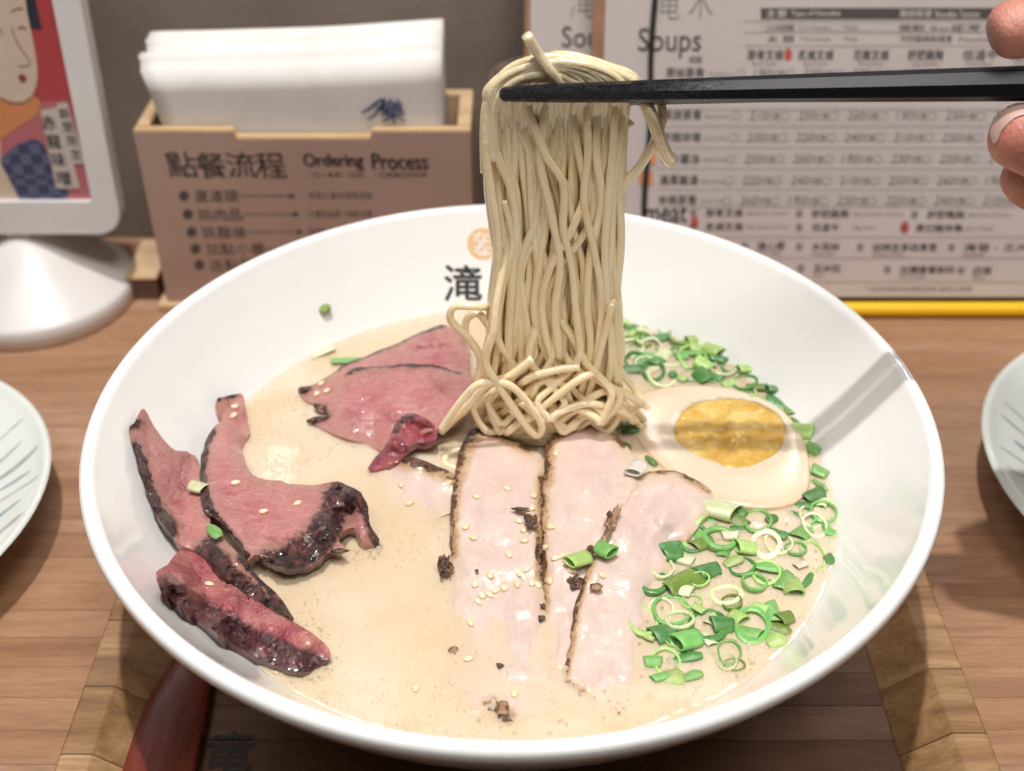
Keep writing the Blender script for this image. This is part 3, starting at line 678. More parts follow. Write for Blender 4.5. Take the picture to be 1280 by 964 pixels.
for x, y_, a, b in ((882, 261, '豚骨叉燒', '30g Pork Chashu'), (1014, 262, '舒肥雞胸', '40g Chicken Breast'), (1158, 263, '舒肥鴨胸', '50g Duck Breast'), (882, 278, '炙燒叉燒', '30g Seared Pork'), (1014, 279, '低溫牛', '40g Beef'), (1144, 280, '厚切豬排骨', '60g Pork Chop'),
                    (946, 302, '溏心蛋', 'Soft Egg'), (1014, 303, '木耳絲', 'Wood Ear'), (1090, 304, '招牌豆芽與青蔥', 'Green Onion'), (1204, 304, '海苔 - 三片', 'Seaweed'), (1016, 330, '玉米粒', 'Corn'), (1124, 332, '加購套餐飲料', 'Drink Set'), (1216, 333, '白飯', 'Rice')):
    low = y_ > 295
    pr.text(a, x, y_, 11.5*len(a), 10, .022, .006); pg.text(b, x if low else x + 50, y_ + (11 if low else 3), 3.6*len(b), 5.5, .022)
    pr.text('份', x - 20, y_, 9, 10, .022, .006)
pg.text('* 本店餐點均為現點現做 請耐心等候', 1080, 358, 135, 6, .022)
pr.text('細麵', 861, 70, 16, 9, .022)
for x, y_ in ((985, 68), (868, 278), (1131, 284)):
    prd = Print(mp); prd.poly([(x + 5*math.cos(t*math.pi/7), y_ + 8*math.sin(t*math.pi/7)) for t in range(14)][::-1], .022); prd.build('red_mark', msheet, M['ink_red'])
pr.build('row_print', msheet, M['ink_soft']); pd.build('price_print', msheet, M['ink_mid']); pg.build('small_print', msheet, M['ink_grey'])
pr = Print(mp)
for x, y_ in ((812, 197), (808, 222)): Print(mp).rect(x - 10, y_ - 9, x + 8, y_ + 9, .022).build('orange_mark', msheet, M['ink_orange'])
men2 = thing('menu_board', (6, 19.4, 0), 'partly hidden order sheet menu behind the lifted noodles', 'menu')
a0 = mq.uv(656, 10)[0]; a1 = mq.uv(663, 10)[0]
part('board', men2, *sheetbox(mq, a0, 12, .05, 16, -.3, -.05), M['menu_wood'], smooth=False)
msheet2 = part('paper_sheet', men2, *sheetbox(mq, a1, 11.8, .08, 15.8, -.045, 0.0), M['menu_paper'], smooth=False)
pr = Print(mq); pr.text('Soups', 702, 33, 74, 34, .02, .005); pr.build('heading_print', msheet2, M['ink_soft'])
pr = Print(mq); pr.text('滝', 712, -22, 34, 44, .02, -.012); pr.build('logo_print', msheet2, M['ink_grey'])
# yellow rod lying along the foot of the menus
yr = thing('yellow_rod', (18, 17.35, 0), 'yellow plastic rod lying along the foot of the menus', 'rod')
part('rod_body', yr, *tube([(x, 17.45, .34) for x in np.linspace(5, 33, 12)], .335, 20), M['yellow_plastic'])
for x in (4.93, 33.07): part('end_cap', yr, *tube([(x-.07, 17.45, .34), (x+.07, 17.45, .34)], .345, 20), M['yellow_plastic'])

# ------------------------------------------------------------------ bowl and broth
bowl = thing('noodle_bowl', (0, 0, .5), 'big white porcelain noodle bowl full of creamy broth', 'bowl')
outer = [(11.62, -.06), (11.72, -.005), (11.85, 0.0), (11.96, -.06), (12.0, -.2), (11.93, -.45), (11.5, -1.2), (10.2, -3.1), (8.4, -5.1), (6.4, -6.6), (5.0, -7.25), (4.75, -7.5), (4.7, -8.0), (4.6, -8.09), (4.25, -8.09), (4.15, -7.9), (4.1, -7.5), (0, -7.4)]
prof = [(q[0], q[1] + ZR) for q in catmull(INNER, 8) + catmull(outer, 4)]
bbody = part('bowl_body', bowl, *lathe(prof, 160), M['porcelain'])
def on_bowl(name, s, x0, y0, pw, ph, mat, bold=0.0, lift=.02, poly=None):   # lettering printed on the inside of the bowl
    v, f = glyphs(s, bold) if poly is None else poly
    bm = bmesh.new()
    mn, mx = v.min(0), v.max(0)
    bv = [bm.verts.new(((q[0]-mn[0])/(mx[0]-mn[0]), (q[1]-mn[1])/(mx[1]-mn[1]), 0)) for q in v]
    for g_ in f:
        try: bm.faces.new([bv[i] for i in g_])
        except ValueError: pass
    bmesh.ops.triangulate(bm, faces=bm.faces)
    bmesh.ops.subdivide_edges(bm, edges=[e for e in bm.edges if e.calc_length() > .12], cuts=2)
    bm.verts.index_update(); vv = []
    for q in bm.verts:
        p = onsurf(x0 + q.co.x*pw, y0 + (1-q.co.y)*ph, lift); vv.append(p)
    ff = [[q.index for q in g_.verts] for g_ in bm.faces]; bm.free()
    return part(name, bbody, vv, ff, M[mat], smooth=True)
on_bowl('bowl_lettering', '滝', 555, 331, 48, 46, 'ink_black', .018)
cv = np.array([(math.cos(2*math.pi*k/32), math.sin(2*math.pi*k/32)) for k in range(32)] + [(0, 0)]); cf = [[k, (k+1) % 32, 32] for k in range(32)]
seal = on_bowl('bowl_seal', '', 584, 285, 39, 40, 'seal_orange', poly=(cv, cf))
on_bowl('seal_mark', 'な', 591, 290, 22, 15, 'porcelain', .02, .035); on_bowl('seal_mark', 'な', 592, 305, 22, 15, 'porcelain', .02, .035)

vv, ff, fm = [], [], []
def disc(z, mi, rings=40, seg=120, wob=0.0):
    rad = float(np.interp(z - ZR, _prof[20:, 1], _prof[20:, 0])) + .03
    k = len(vv); vv.append((0, 0, z))
    for i in range(1, rings+1):
        for j in range(seg):
            a = 2*math.pi*j/seg; r = rad*i/rings
            zz = z + wob*noise.noise(Vector((r*math.cos(a)*.8, r*math.sin(a)*.8, 3.1)))
            if wob and i == rings: zz += .05
            vv.append((r*math.cos(a), r*math.sin(a), zz))
    for j in range(seg): ff.append((k, k+1+j, k+1+(j+1) % seg)); fm.append(mi)
    for i in range(rings-1):
        for j in range(seg):
            a = k+1+i*seg; ff.append((a+j, a+seg+j, a+seg+(j+1) % seg, a+(j+1) % seg)); fm.append(mi)
disc(SZ, 0, wob=.02); disc(SZ-.07, 1, 12); disc(SZ-.14, 1, 12); disc(SZ-.22, 2, 12)
solo('broth', vv, ff, [M['broth_top'], M['broth_mid'], M['broth_deep']], 'creamy beige pork broth filling the white bowl', 'broth', fmat=fm, org=(0, 0, SZ-.3), recalc=False)

# ------------------------------------------------------------------ sliced meat
def inside(p, poly):
    x, y = p; c = False; n = len(poly); j = n-1
    for i in range(n):
        xi, yi = poly[i]; xj, yj = poly[j]
        if (yi > y) != (yj > y) and x < (xj-xi)*(y-yi)/(yj-yi) + xi: c = not c
        j = i
    return c
def seg_d(P, a, b):
    a, b = np.array(a, float), np.array(b, float); d = b-a; t = np.clip(((P-a) @ d)/(d @ d + 1e-9), 0, 1)
    return np.linalg.norm(P - (a + t[:, None]*d), axis=1)
def slab(name, outline, ctrl, thick, mat, crust=(), step=6.0, ragged=2.0, lump=.05, edge_r=9.0, edge_drop=.14, seed=0, label=None, cat=None, group=None, folds=()):
    """A slice: outline traced in photo pixels, heights above bowl wall / broth in cm from control points (px, py, cm); closed, with thickness."""
    rnd = random.Random(seed)
    dense = catmull(outline, 10, True)
    out = [dense[0]]
    for q in dense[1:]:
        if np.linalg.norm(q - out[-1]) >= step: out.append(q)
    if np.linalg.norm(out[0]-out[-1]) < step*.5: out.pop()
    cen = np.mean(out, axis=0)
    rag = []
    for q in out:
        k = ragged*(1.5 if mat == 'beef' else 1)*(noise.noise(Vector((q[0]*.06, q[1]*.06, seed*3.3))) + .6*noise.noise(Vector((q[0]*.19, q[1]*.19, seed*1.7))))
        d = q-cen; d = d/(np.linalg.norm(d)+1e-9); rag.append(q + d*k)
    out = rag; nb = len(out); B = np.array(out)
    pts = [tuple(q) for q in out]
    x0, y0 = B.min(0); x1, y1 = B.max(0)
    yy = y0; row = 0; inner = []
    while yy < y1:
        xx = x0 + (step*.5 if row % 2 else 0)
        while xx < x1:
            q = (xx + rnd.uniform(-1, 1)*step*.2, yy + rnd.uniform(-1, 1)*step*.2)
            if inside(q, pts): inner.append(q)
            xx += step
        yy += step*.866; row += 1
    I = np.array(inner) if inner else np.zeros((0, 2))
    if len(I):
        dd = np.min([seg_d(I, B[i], B[(i+1) % nb]) for i in range(nb)], axis=0); I = I[dd > step*.55]
    allp = np.vstack([B, I])
    res = delaunay_2d_cdt([Vector(p) for p in allp], [(i, (i+1) % nb) for i in range(nb)], [], 1, 1e-4)
    V2 = np.array([tuple(p) for p in res[0]]); F = [list(f) for f in res[2]]
    ed = np.min([seg_d(V2, B[i], B[(i+1) % nb]) for i in range(nb)], axis=0)
    C = np.array([c[:2] for c in ctrl], float); H = np.array([c[2] for c in ctrl], float)
    D = np.linalg.norm(V2[:, None, :]-C[None], axis=2); Wt = 1/(D + 4)**2.6
    off = (Wt @ H)/Wt.sum(1)
    cr = np.zeros(len(V2))
    wide = {'pork': 2.3, 'beef': 1.5}.get(mat, 1.0)
    for line_, rad in crust:
        rad = rad*wide
        for a, b in zip(line_[:-1], line_[1:]): cr = np.maximum(cr, np.clip(1.25 - seg_d(V2, a, b)/rad*.95, 0, 1))
    for line_, rad, amp in folds:
        m_ = np.min([seg_d(V2, a, b) for a, b in zip(line_[:-1], line_[1:])], axis=0); off += amp*np.exp(-(m_/rad)**2)
    er = np.clip(1-ed/edge_r, 0, 1); off = off - edge_drop*(.5 if mat == 'pork' else .35)*er**2
    top = []
    for i, p in enumerate(V2):
        nz = noise.noise(Vector((p[0]*.03, p[1]*.03, seed*5.1))) + .5*noise.noise(Vector((p[0]*.1, p[1]*.1, seed)))
        nz2 = noise.noise(Vector((p[0]*.22, p[1]*.22, seed*2.))) * cr[i]
        top.append(onsurf(p[0], p[1], off[i] + lump*nz + .12*nz2))
    top = np.array(top); n = len(top); c3 = top.mean(0)
    bot = top.copy(); bot[:, 2] -= thick; bot[:, :2] = c3[:2] + (bot[:, :2]-c3[:2])*.97
    verts = list(top) + list(bot); faces = []
    cnt = {}
    for f in F:
        faces.append(f); faces.append([i+n for i in f[::-1]])
        for a, b in zip(f, f[1:]+f[:1]): cnt[(a, b)] = 1
    for (a, b) in cnt:
        if (b, a) not in cnt: faces.append([a, b, b+n, a+n])
    o = solo(name, verts, faces, M[mat], label, cat, group, attrs={'crust': list(cr) + [min(1, c+.25) for c in cr], 'edge': list(ed/45) + [0]*n})
    o.data.set_sharp_from_angle(angle=R(42))
    return o

BG, PG = 'roast beef slices in the bowl', 'pork slices in the bowl'
# back pair of beef slices beside the noodles
slab('beef_slice', [(557,407),(542,409),(514,421),(485,434),(456,446),(428,457),(413,468),(392,481),(375,484),(374,491),(384,502),(410,508),(450,505),(500,505),(553,499),(584,488),(588,459),(584,416)],
     [(550,415,.5),(585,440,.5),(450,455,.32),(375,487,.08),(400,500,.08),(500,500,.2),(585,480,.3)], .22, 'beef',
     [([(557,405),(514,419),(485,432),(428,455),(392,479)], 3.2), ([(373,486),(382,484)], 7)], 5, 1.2, .04, 6, .08, 1,
     'pink roast beef slice with thin dark edge, behind another beside the noodles', 'beef slice', BG, folds=[([(520,437),(562,431)], 4, -.12)])
slab('beef_slice', [(435,464),(463,459),(499,456),(539,456),(571,464),(592,468),(590,506),(575,524),(546,537),(520,545),(499,556),(485,566),(463,558),(435,549),(406,538),(386,527),(392,521),(413,519),(394,511),(392,503),(417,489)],
     [(440,468,.72),(500,460,.9),(575,470,1.0),(585,505,.9),(540,530,.68),(500,548,.22),(463,552,.02),(406,532,.06),(388,526,.10),(395,505,.25),(450,505,.6),(500,505,.75)], .22, 'beef',
     [([(430,465),(463,458),(499,455),(539,455),(575,464)], 3.2), ([(385,527),(405,520)], 6), ([(392,508),(405,510)], 4)], 5, 1.4, .05, 6, .08, 2,
     'pink roast beef slice lying in front, touching the lifted noodles', 'beef slice', BG, folds=[([(435,504),(465,502)], 4, -.1), ([(540,478),(555,495),(575,505)], 4, -.1)])
slab('beef_strip', [(499,524),(510,517),(524,518),(542,530),(547,545),(534,553),(521,553),(508,562),(501,576),(484,582),(458,592),(466,575),(480,560),(490,538)],
     [(505,522,.85),(530,525,.95),(545,545,.75),(525,552,.55),(495,550,.75),(495,572,.3),(470,580,.12),(458,590,.02)], .25, 'rare_dark',
     [([(495,540),(503,524),(520,519)], 5)], 4, 1.5, .08, 6, .16, 3, 'small curled dark red beef strip below the pink slices', 'beef strip', None, folds=[([(515,532),(535,540)], 6, -.18)])
# left-hand slices leaning on the bowl wall
slab('beef_slice', [(180,511),(194,535),(215,560),(237,565),(248,574),(252,600),(257,626),(264,652),(284,678),(302,696),(327,725),(348,744),(362,765),(374,784),(356,779),(340,771),(313,757),(291,739),(267,709),(248,690),(229,682),(210,664),(192,637),(176,596),(166,560),(161,535),(170,525)],
     [(180,515,.35),(165,540,.25),(172,590,.45),(205,655,.6),(215,600,.55),(245,590,.5),(250,650,.7),(290,700,.95),(270,705,.9),(330,740,.75),(320,755,.6),(370,780,.03),(235,684,.7)], .35, 'beef',
     [([(168,560),(180,600),(196,637),(214,662)], 8), ([(262,690),(285,722),(310,742),(345,768)], 15), ([(300,696),(330,728),(370,780)], 5), ([(163,533),(172,528)], 5)], 5.5, 2.2, .07, 8, .18, 4,
     'long beef slice leaning on the bowl wall at far left', 'beef slice', BG, folds=[([(214,662),(255,690),(300,735)], 5, .08)])
slab('beef_slice', [(273,499),(291,493),(304,495),(309,524),(312,542),(300,552),(308,578),(320,596),(356,603),(392,606),(424,602),(446,612),(458,632),(464,657),(480,686),(455,679),(446,660),(430,664),(424,676),(432,688),(408,693),(386,708),(363,712),(336,704),(320,694),(309,702),(298,680),(274,652),(256,634),(250,596),(254,560),(264,535),(279,524),(270,512)],
     [(290,500,.35),(305,535,.12),(280,545,.55),(262,580,.75),(310,620,.7),(370,625,.62),(420,615,.7),(440,618,1.0),(458,645,.7),(475,682,.02),(435,650,.45),(420,690,.45),(385,700,.5),(345,700,.65),(310,690,.85),(262,632,.95),(360,665,.95),(405,655,.9)], .3, 'beef',
     [([(264,535),(253,565),(252,600),(258,632),(280,662),(305,694)], 6), ([(340,706),(365,700),(395,680),(412,655),(424,630),(428,610)], 17), ([(430,606),(450,620),(462,650),(474,682)], 7), ([(272,500),(296,494)], 3)], 5, 2.2, .07, 7, .16, 5,
     'broad beef slice with a curled charred corner, afloat at left', 'beef slice', BG, folds=[([(425,640),(440,640)], 9, -.2), ([(372,640),(415,620)], 5, .06), ([(310,655),(330,648)], 3, -.08)])
slab('beef_wedge', [(195,715),(208,705),(226,688),(240,685),(262,700),(290,726),(330,758),(380,785),(412,812),(406,828),(382,840),(345,833),(310,816),(270,791),(235,766),(206,743),(197,729)],
     [(200,716,.85),(228,690,.55),(260,715,.62),(310,752,.62),(230,728,1.15),(290,757,1.1),(340,780,.95),(385,803,.7),(408,815,.25),(395,832,.08),(345,828,.25),(300,806,.35),(250,775,.4),(212,746,.45)], .5, 'rare',
     [([(206,738),(235,757),(275,782),(310,802),(350,820),(392,834)], 23)], 5, 1.6, .06, 6, .14, 6,
     'thick dark crusted beef wedge nearest the left rim', 'beef wedge', None)

# pork
slab('pork_slice', [(486,578),(510,571),(540,580),(572,596),(576,631),(550,646),(520,648),(484,626),(466,602)],
     [(486,580,.05),(515,575,.3),(560,595,.35),(565,625,.12),(520,640,-.06),(484,620,-.08),(468,602,-.08)], .22, 'pork',
     [([(503,572),(540,580),(570,596)], 7)], 5, 1.2, .03, 6, .07, 11, 'small pork piece sunk in broth left of the seared slices', 'pork slice', PG)
slab('pork_slice', [(590,537),(608,534),(632,546),(662,560),(679,575),(680,631),(679,692),(682,761),(690,820),(700,872),(672,884),(640,880),(600,860),(566,835),(560,783),(563,718),(563,644),(569,587),(577,556)],
     [(590,545,.42),(640,555,.5),(675,590,.5),(620,620,.5),(575,620,.42),(565,680,.25),(670,680,.42),(620,700,.28),(570,730,.06),(675,745,.18),(620,745,.05),(565,790,-.03),(620,790,-.02),(680,800,.0),(640,870,-.05),(580,840,-.06),(695,865,-.04)], .24, 'pork',
     [([(595,537),(578,556),(569,590)], 7), ([(569,590),(563,640),(563,690)], 5), ([(604,534),(635,547),(660,560)], 4), ([(679,600),(678,660),(677,720)], 4)], 5, 2.4, .10, 17, .28, 12,
     'seared pork slice, leftmost of the three long ones', 'pork slice', PG)
slab('pork_slice', [(684,548),(701,532),(727,523),(758,533),(784,558),(800,587),(800,640),(775,690),(752,740),(735,790),(722,830),(690,838),(680,783),(677,696),(679,609)],
     [(690,552,.55),(727,530,.6),(780,565,.55),(735,590,.68),(790,620,.5),(690,620,.55),(685,690,.4),(740,680,.45),(690,740,.2),(725,760,.1),(690,800,.02),(715,820,-.02)], .24, 'pork',
     [([(680,600),(683,550),(700,533),(727,523)], 6), ([(678,620),(677,690),(680,760)], 3.5), ([(727,523),(758,533),(780,556)], 2.6)], 5, 2.4, .10, 17, .28, 13,
     'seared pork slice, middle one of the three long ones', 'pork slice', PG)
slab('pork_slice', [(788,604),(808,590),(841,588),(869,599),(892,618),(884,645),(862,672),(838,705),(824,744),(808,805),(797,857),(776,890),(745,884),(719,862),(702,846),(712,805),(718,761),(735,709),(753,657),(773,626)],
     [(785,610,.62),(830,595,.6),(885,622,.35),(830,640,.65),(870,655,.25),(780,660,.62),(840,690,.06),(740,710,.5),(790,720,.36),(822,740,-.03),(725,770,.34),(775,780,.12),(808,800,-.06),(715,820,.14),(755,830,.03),(790,855,-.07),(706,846,.03),(745,880,-.05),(776,886,-.08)], .24, 'pork',
     [([(788,604),(772,626),(753,657),(735,709),(718,761),(706,840)], 3.4), ([(808,590),(845,588),(886,614)], 2.4), ([(745,884),(712,856)], 4)], 5, 2.4, .10, 17, .28, 14,
     'seared pork slice beside the scallions, rightmost of the long ones', 'pork slice', PG, folds=[([(778,650),(800,622),(840,612),(880,626)], 4, -.06)])
slab('pork_slice', [(566,826),(600,818),(640,834),(690,862),(702,880),(672,893),(632,902),(590,893),(556,868)],
     [(600,830,-.04),(640,850,-.03),(690,870,-.05),(632,898,.04),(600,890,-.01),(560,860,-.06)], .2, 'pork', [([(615,884),(632,898)], 7)], 5.5, 1.6, .03, 8, .06, 15,
     'nearly sunken pork slice at the front edge of the broth', 'pork slice', PG)
# charred crumbs and flaps clinging to the pork
def blob(name, px, py, off, size, mat, label, cat, group=None, seed=0, sub=4, amp=.5):
    bm = bmesh.new(); bmesh.ops.create_icosphere(bm, subdivisions=sub, radius=1)
    c = onsurf(px, py, off); size = tuple(q*.8 for q in size[:3]) + tuple(size[3:])
    for q in bm.verts:
        k = 1 + 1.6*amp*noise.noise(q.co*1.3 + Vector((seed*7.1, 0, 0))) + amp*1.1*noise.noise(q.co*3.1 + Vector((0, seed*3.1, 0)))
        q.co = Vector((q.co.x*size[0]*k, q.co.y*size[1]*k, q.co.z*size[2]*k)); q.co.x += size[3]*q.co.y if len(size) > 3 else 0
    bm.verts.index_update()
    v = [np.array(q.co) + c for q in bm.verts]; f = [[q.index for q in g_.verts] for g_ in bm.faces]; bm.free()
    return solo(name, v, f, M[mat], label, cat, group)
CG = 'charred bits on the pork'
blob('charred_crumb', 557, 706, .22, (.2, .46, .12), 'char', 'large charred crumb at the left edge of the leftmost long pork slice', 'crumb', CG, 1)
blob('charred_crumb', 651, 637, .62, (.26, .12, .07, -.6), 'char', 'upper end of the curled charred strip on the leftmost long pork slice', 'crumb', CG, 2)
blob('charred_crumb', 664, 652, .62, (.2, .3, .09), 'char', 'middle charred knot between leftmost and middle long pork slices', 'crumb', CG, 3)
blob('charred_crumb', 673, 684, .5, (.09, .4, .07), 'char', 'narrow charred streak between leftmost and middle long pork slices', 'crumb', CG, 4)
blob('charred_flap', 765, 652, .8, (.17, .6, .08, .3), 'char_flap', 'brown seared flap standing on the edge of the rightmost long pork slice', 'crumb', CG, 5)
blob('charred_crumb', 762, 643, .9, (.09, .14, .08), 'char', 'black speck on the brown seared flap', 'crumb', CG, 6, 2)
blob('charred_crumb', 738, 687, .66, (.13, .2, .1), 'char', 'dark crumb left of the two green scallion pieces on the pork', 'crumb', CG, 7)
blob('charred_crumb', 720, 727, .3, (.2, .26, .05), 'char', 'grey black crumb patch in the foam between pork slices', 'crumb', CG, 8)
blob('charred_crumb', 678, 759, .1, (.11, .11, .09), 'char', 'round dark peppercorn speck, upper of a pair near the middle pork slice', 'crumb', CG, 9, 2)
blob('charred_crumb', 677, 773, .08, (.11, .13, .08), 'char', 'round dark peppercorn speck, lower of a pair near the middle pork slice', 'crumb', CG, 10, 2)
blob('charred_crumb', 596, 713, .3, (.06, .06, .05), 'char', 'single tiny dark speck on the leftmost long pork slice', 'crumb', CG, 11, 2)
blob('charred_crumb', 625, 833, .0, (.13, .13, .06), 'char', 'dark speck afloat near the bottom of the broth', 'crumb', CG, 12, 2)
blob('charred_crumb', 567, 812, .0, (.16, .13, .05), 'char_flap', 'brown speck in foam below the large charred crumb', 'crumb', CG, 13, 2)
blob('charred_crumb', 628, 886, .06, (.2, .3, .06), 'char_flap', 'brown seared spot on the nearly sunken pork slice', 'crumb', CG, 14, 2)
blob('charred_crumb', 744, 733, .5, (.2, .14, .06), 'char_flap', 'pale brown crumb with a sesame seed on the rightmost long pork slice', 'crumb', CG, 15, 2)
blob('charred_crumb', 380, 487, .16, (.16, .13, .12), 'char', 'upper black tip of the two pink beef slices', 'crumb', CG, 16, 2)
blob('charred_crumb', 389, 526, .14, (.18, .13, .12), 'char', 'lower black tip of the two pink beef slices', 'crumb', CG, 17, 2)
blob('charred_crumb', 425, 689, .45, (.3, .1, .08, .2), 'char', 'thin burnt shred hanging from the broad beef slice', 'crumb', CG, 18, 2)

# ------------------------------------------------------------------ egg half
egg = thing('egg_half', (*onsurf(905, 560, 0)[:2], SZ - 1.5), 'halved soft boiled egg with jammy yolk floating beside the scallions', 'egg')
EO = [(786,512),(800,494),(830,484),(872,481),(915,486),(955,499),(985,520),(1003,548),(1012,580),(1010,612),(992,630),(958,637),(915,633),(873,618),(835,592),(803,560),(786,534)]
eo = catmull(EO, 6, True); EC = np.array([902., 560.])
def egg_h(p):                                 # gently tilted, slightly domed cut face
    return .15 + .0007*(p[0]-900) + .0003*(560-p[1])
YO = catmull([(843,541),(850,518),(872,503),(905,498),(940,502),(968,515),(981,533),(978,556),(960,574),(930,584),(898,580),(868,567),(850,556)], 6, True); YC = np.array([912., 541.])
YO = [q + (q-YC)/np.linalg.norm(q-YC)*(2.6*noise.noise(Vector((q[0]*.05, q[1]*.05, 2.))) + 1.6*noise.noise(Vector((q[0]*.16, q[1]*.16, 5.)))) for q in YO]
ne = len(eo); vv = []; ff = []; at = []
edge_vals = []
levels = [(.0, 0, None)]
rings = []
for s, dz, eg in ((.55, 0, .5), (.7, 0, .45), (.82, 0, .35), (.9, 0, .25), (.96, -.01, .12), (.99, -.05, .04), (1.0, -.12, 0)):
    rings.append(([EC + (q-EC)*s for q in eo], dz, eg))
# inner ring follows the yolk
yk = [YO[(i*len(YO))//ne] for i in range(ne)]
def match(eo_, yo_):
    out = []
    for q in eo_:
        a = math.atan2(q[1]-EC[1], q[0]-EC[0])
        out.append(min(yo_, key=lambda w_: abs((math.atan2(w_[1]-YC[1], w_[0]-YC[0]) - a + math.pi) % (2*math.pi) - math.pi)))
    return out
yr_ = match(eo, YO)
rings = [(yr_, -.14, .5), (yr_, 0.0, .5)] + [([yr_[i] + (eo[i]-yr_[i])*s for i in range(ne)], dz, eg) for s, dz, eg in ((.25, .01, .45), (.5, .01, .4), (.72, 0, .3), (.88, -.015, .16), (.96, -.05, .05), (1.0, -.12, 0))]
for pts_, dz, eg in rings:
    for q in pts_: vv.append(onz(q[0], q[1], SZ + egg_h(q) + dz)); edge_vals.append(eg)
rim = np.array(vv[-ne:]); c3 = rim.mean(0)
for k in range(1, 9):
    a = k/8*math.pi/2
    for q in rim: vv.append(np.array([c3[0] + (q[0]-c3[0])*math.cos(a)*1.0, c3[1] + (q[1]-c3[1])*math.cos(a), q[2] - 1.7*math.sin(a)])); edge_vals.append(0)
nr = len(vv)//ne
for k in range(nr-1):
    for i in range(ne): j = (i+1) % ne; ff.append((k*ne+i, k*ne+j, (k+1)*ne+j, (k+1)*ne+i))
part('egg_white', egg, vv, ff, M['egg_white'], attrs={'edge': edge_vals})
vv = [onz(*YC, SZ + egg_h(YC) + .03)]; ff = []; RN = 14; ny = len(YO)
for k in range(1, RN+1):
    s = k/RN
    for q in YO:
        p = YC + (q-YC)*s*1.01
        h = .035*(1-s*s) + (.11*noise.noise(Vector((p[0]*.045, p[1]*.07, 1.7))) + .09*noise.noise(Vector((p[0]*.11, p[1]*.13, 4.)))) * (1-s**4) - (.03 if s > .98 else 0)
        h += .06*math.exp(-((p[1]-541-.05*(p[0]-900))/11)**2)*(1-s**3)*(1+.8*noise.noise(Vector((p[0]*.12, p[1]*.12, 9))))
        vv.append(onz(p[0], p[1], SZ + egg_h(p) + h))
for i in range(ny): ff.append((0, 1+i, 1+(i+1) % ny))
for k in range(RN-1):
    for i in range(ny): j = (i+1) % ny; a = 1+k*ny; ff.append((a+i, a+ny+i, a+ny+j, a+j))
part('yolk', egg, vv, ff, M['yolk'])

# ------------------------------------------------------------------ noodles
nb_ = thing('noodle_bundle', (.8, 2.5, SZ), 'bundle of pale thin noodles lifted out of the broth by the chopsticks', 'noodles')
NR = .114
def noodle(pts, rad=NR, n=7, sq=.75):
    path = catmull(pts, n)
    out = [path[0]]
    for q in path[1:]:
        if np.linalg.norm(q-out[-1]) > .09: out.append(q)
    rr = [rad*(1 + .07*noise.noise(Vector((i*.21, len(out)*.37, rad*50)))) for i in range(len(out))]
    return part('noodle', nb_, *tube(out, rr, 10, random.uniform(.88, 1.0), sq), M['noodle'])
def L(pts, y, dy=0.0):                        # pixel polyline -> points standing at depth y (drifting by dy)
    n = len(pts); return [ony(p[0], p[1], y + (p[2] if len(p) > 2 else 0) + dy*i/max(1, n-1)) for i, p in enumerate(pts)]
rn = random.Random(5)
def leg(xt, xb, y, amp, ph, yb=498, n=7):
    out = []
    for i in range(n):
        t = (i+1)/n; py = 132 + (yb-132)*t
        pinch = 1 - .10*math.sin(math.pi*min(1, t*1.1))
        x = 690 + (xt + (xb-xt)*t - 690)*pinch + amp*math.sin(ph + t*6.5)*(.25 + .75*t)
        out.append((x, py, rn.uniform(-.10, .10)))
    return out
# back and middle layers: strands looped over the sticks, both ends hanging
for i in range(42):
    lay = i % 3; y = (2.95, 2.65, 2.4)[lay] + rn.uniform(-.1, .1)
    u = (i//3)/13.0
    xl = 612 + 88*u + rn.uniform(-4, 4); xr = 778 - 80*u + rn.uniform(-4, 4)
    apex = 74 + 26*u + rn.uniform(-4, 4) + lay*3
    m = (xl+xr)/2
    lo = leg(xl, xl + 6 + rn.uniform(-16, 18), y, rn.uniform(5, 17), rn.uniform(0, 6.3), rn.uniform(470, 515))
    ro = leg(xr, min(768, xr - 4 + rn.uniform(-20, 14)), y, rn.uniform(5, 17), rn.uniform(0, 6.3), rn.uniform(470, 515))
    top = [(xl, 128), (xl + 4, 108), (xl + (m-xl)*.4, apex + 10), (m, apex), (xr - (xr-m)*.4, apex + 8), (xr - 3, 104), (xr, 126)]
    tail1 = [(lo[-1][0] - rn.uniform(-20, 30), 520, -.3)]; tail2 = [(ro[-1][0] + rn.uniform(-20, 20), 520, -.3)]
    yo = 2.12 + .05*lay - y
    top = [(q[0], q[1], yo) for q in top]; lo[0] = (*lo[0][:2], yo*.5); ro[0] = (*ro[0][:2], yo*.5)
    noodle(L(tail1 + lo[::-1] + top + ro + tail2, y))
